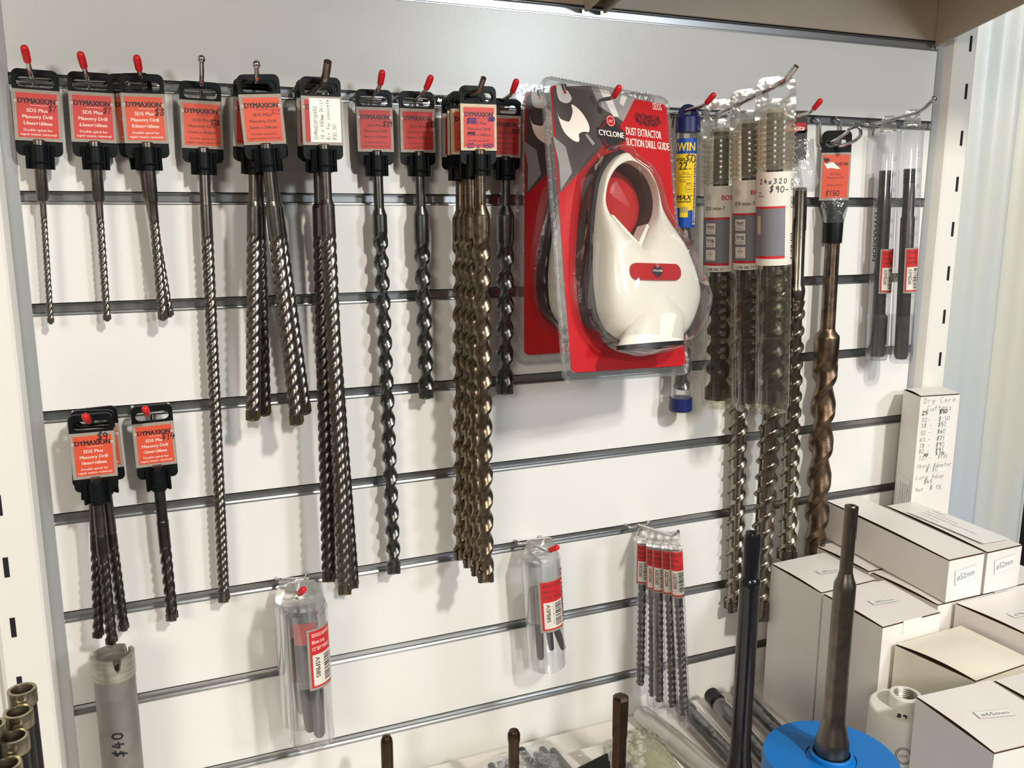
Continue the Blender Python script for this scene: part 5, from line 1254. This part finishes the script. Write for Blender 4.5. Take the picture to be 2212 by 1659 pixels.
def standrod(px, py, y, label, prof, mats_, sides=24, zb=None, name='chisel', grooves=None):
    p = at(px, py, y); zb = zb or BLOCKZ; o = thing(name, label, 'chisel', Matrix.Translation((p.x, p.y, zb))); H = p.z-zb
    m = MB(); m.lathe([(r, H+z if z is not None else 0) for r, z in prof], sides, 0); b = m.build('shank', mats_, o)
    if grooves:
        m = MB()
        for k in grooves: m.tube([(k, -grooves[k], 0.0), (k, -grooves[k], H-.012), (k, -grooves[k]*.8, H-.015)], [.0014, .0014, .0006], 8, 0)
        m.build('shank_groove', [BLKROD], o)
    return o
standrod(1341, 1502, -.172, 'brown hexagonal chisel shank standing by the clear bag', [(.0084, None), (.0084, -.0480), (.0090, -.0440), (.0095, -.0035), (.0068, -.0004), (.0020, 0)], [BRCH], sides=6, grooves={.0016: .0066})
standrod(1110, 1577, -.140, 'brown knob-ended chisel shank standing over the grey plugs', [(.0058, None), (.0058, -.0150), (.0067, -.0110), (.0067, -.0040), (.0048, -.0003), (.0018, 0)], [BRCH], sides=12, grooves={.0: .0052})
standrod(835, 1588, -.098, 'dark bullet-ended rod standing alone at the bottom', [(.0063, None), (.0063, -.0075), (.0056, -.0040), (.0040, -.0010), (.0015, 0)], [BRCH, BLKROD], zb=ZS, grooves={.0: .0056, -.004: .0040})
# grey plastic plugs in a clear bag
PLUG = mat('grey_plastic_plug', srgb(112, 118, 112), .45, var=.2, scale=60)
PLUGD = mat('dark_plastic_plug', srgb(38, 40, 42), .45, var=.2, scale=60)
plugs = [(1128, 1622, 1185, 1700, 'd', 'dark plug nearest the knob-ended chisel'), (1160, 1632, 1215, 1705, 'd', 'dark plug beside the pale ones'), (1172, 1621, 1230, 1690, 'g', 'pale grey plug, third in the row'),
         (1195, 1624, 1250, 1690, 'g', 'pale grey plug at the right end of the row'), (1098, 1648, 1150, 1715, 'g', 'pale grey plug left of the knob-ended chisel'), (1082, 1653, 1130, 1720, 'g', 'pale grey plug, second from the left of the bag'), (1062, 1656, 1105, 1725, 'g', 'pale grey plug at the left end of the bag')]
for u0, v0, u1, v1, c, lb in plugs:
    z = BLOCKZ+.0048; a = atz(u0, v0, z); b = atz(u1, v1, z)
    o = tag((lambda m: (m.tube([a+(a-b).normalized()*.0045, a+(a-b).normalized()*.003, a, b], [.0012, .0036, .0046, .0046], 14, 0), m.build('plastic_plug', [PLUG if c == 'g' else PLUGD]))[1])(MB()), lb+', in the clear bag', 'plug', 'grey plastic plugs in the clear bag')
def bag(name, pts, z, hgt, label, bump=.9, mat_=None, seed=1):
    # crumpled film: a height field over an outline of four points
    rnd = random.Random(seed); m = MB(); n = 18; A, B_, C_, D_ = [atz(u, v, z) for u, v in pts]; vs = []; fs = []
    hs = [[rnd.random() for _ in range(n+1)] for _ in range(n+1)]
    for j in range(n+1):
        for i in range(n+1):
            u, v = i/n, j/n; p = A*(1-u)*(1-v)+B_*u*(1-v)+C_*u*v+D_*(1-u)*v
            e = (math.sin(PI*u)*math.sin(PI*v))**.45
            vs.append((p.x, p.y, z+hgt*e*(.72+.35*hs[j][i])))
    for j in range(n):
        for i in range(n): a = j*(n+1)+i; fs.append((a, a+n+1, a+n+2, a+1))
    m.add(vs, fs, 0); o = m.build(name, [mat_ or FILM], angle=70); return tag(o, label, 'plastic bag')
bag('plastic_bag', [(1045, 1640), (1190, 1602), (1262, 1700), (1040, 1740)], BLOCKZ+.0008, .0135, 'crinkled clear bag around the grey plugs', seed=4)
OLIVE = clear('olive_tinted_film', tint=(.80, .80, .66, 1), haze=.22, hcol=(.55, .55, .40, 1), edge=.6, base=.10, rough=.12, bump=.8, bscale=70)
bag('plastic_bag', [(1302, 1612), (1400, 1570), (1500, 1700), (1330, 1740)], BLOCKZ+.0008, .026, 'olive tinted crinkled bag behind the hexagonal chisel', mat_=OLIVE, seed=8)
# dark parcel edge by the hex chisel
a = atz(1262, 1655, BLOCKZ+.001)
m = MB(); m.box(-.030, .030, -.045, 0, 0, .006, 0, bev=.001, M=Matrix.Translation((a.x+.010, a.y, BLOCKZ+.0004)) @ Matrix.Rotation(.25, 4, 'Z'))
tag(m.build('tool_pouch', [BLACKP]), 'flat black pouch at the bottom edge beside the hexagonal chisel', 'pouch')
# black rods lying in clear sleeves
SLEEVE = clear('smoky_sleeve', tint=(.90, .90, .89, 1), haze=.035, hcol=(.62, .62, .60, 1), edge=.38, base=.02, rough=.16, bump=.5, bscale=60)
SLEEVEP = clear('milky_sleeve', tint=(.85, .85, .82, 1), haze=.45, hcol=(.72, .71, .66, 1), edge=.5, base=.12, rough=.2, bump=.4, bscale=50)
def lyrod(u0, v0, u1, v1, R, z, label, sleeve, cap=False, rodm=None):
    a = atz(u0, v0, z); b = atz(u1, v1, z); d = (b-a).normalized()
    o = thing('sleeved_rod', label, 'steel rod', Matrix.Translation(a), 'sleeved rods lying on the shelf'); L = (b-a).length
    if rodm is not False:
        m = MB(); m.tube([(0, 0, 0), d*.002, d*.020, d*.0225, d*.028, d*(L+.02)], [R*.8, R*1.0, R*1.0, R*.82, R*.80, R*.80], 20, 0); m.build('rod', [rodm or BLKROD], o)
    if sleeve:
        m = MB(); k = .026 if cap else -.004
        m.tube([d*k, d*(k+.004), d*(L*.35), d*(L*.7), d*(L+.02)], [R*.95, R*1.12, R*1.20, R*1.14, R*1.2], 18, 0); m.build('sleeve', [sleeve], o)
lyrod(1388, 1544, 1600, 1720, .0108, ZS+.0140, 'milky sleeve lying leftmost, under the thin tubes', SLEEVEP, rodm=False)
lyrod(1472, 1520, 1670, 1730, .0108, ZS+.0140, 'black rod in a smoky sleeve behind the thin tubes', SLEEVE)
lyrod(1536, 1500, 1740, 1735, .0108, ZS+.0140, 'black rod with bare round end beside the black chisel', SLEEVE, cap=True)
lyrod(1592, 1488, 1775, 1675, .0108, ZS+.0140, 'black rod in a smoky sleeve against the 82mm cartons', SLEEVE)

# ================================================================== beyond the bay on the right
SHEETM = mat('pale_blue_plastic_sheet', srgb(184, 195, 214), .35, var=.06, scale=4, col2=srgb(206, 206, 192), stretch=(1.6, 1, .25), spec=.5)
m = MB(); vs = []; fs = []; nx = 60; nz = 2
for i in range(nx+1):
    t = i/nx; x = 1.20+.37*t; y = .15+.012*math.sin(t*19+.6)+.006*math.sin(t*41)
    for k in range(nz+1): vs.append((x, y, 2.6*k/nz+.02))
for i in range(nx):
    for k in range(nz): a = i*(nz+1)+k; fs.append((a, a+nz+1, a+nz+2, a+1))
m.add(vs, fs, 0); m.add([(v[0], v[1]+.003, v[2]) for v in vs], [f[::-1] for f in fs], 0)
tag(m.build('plastic_curtain', [SHEETM], angle=60), 'pale blue hanging sheet beyond the right slotted post', 'curtain')
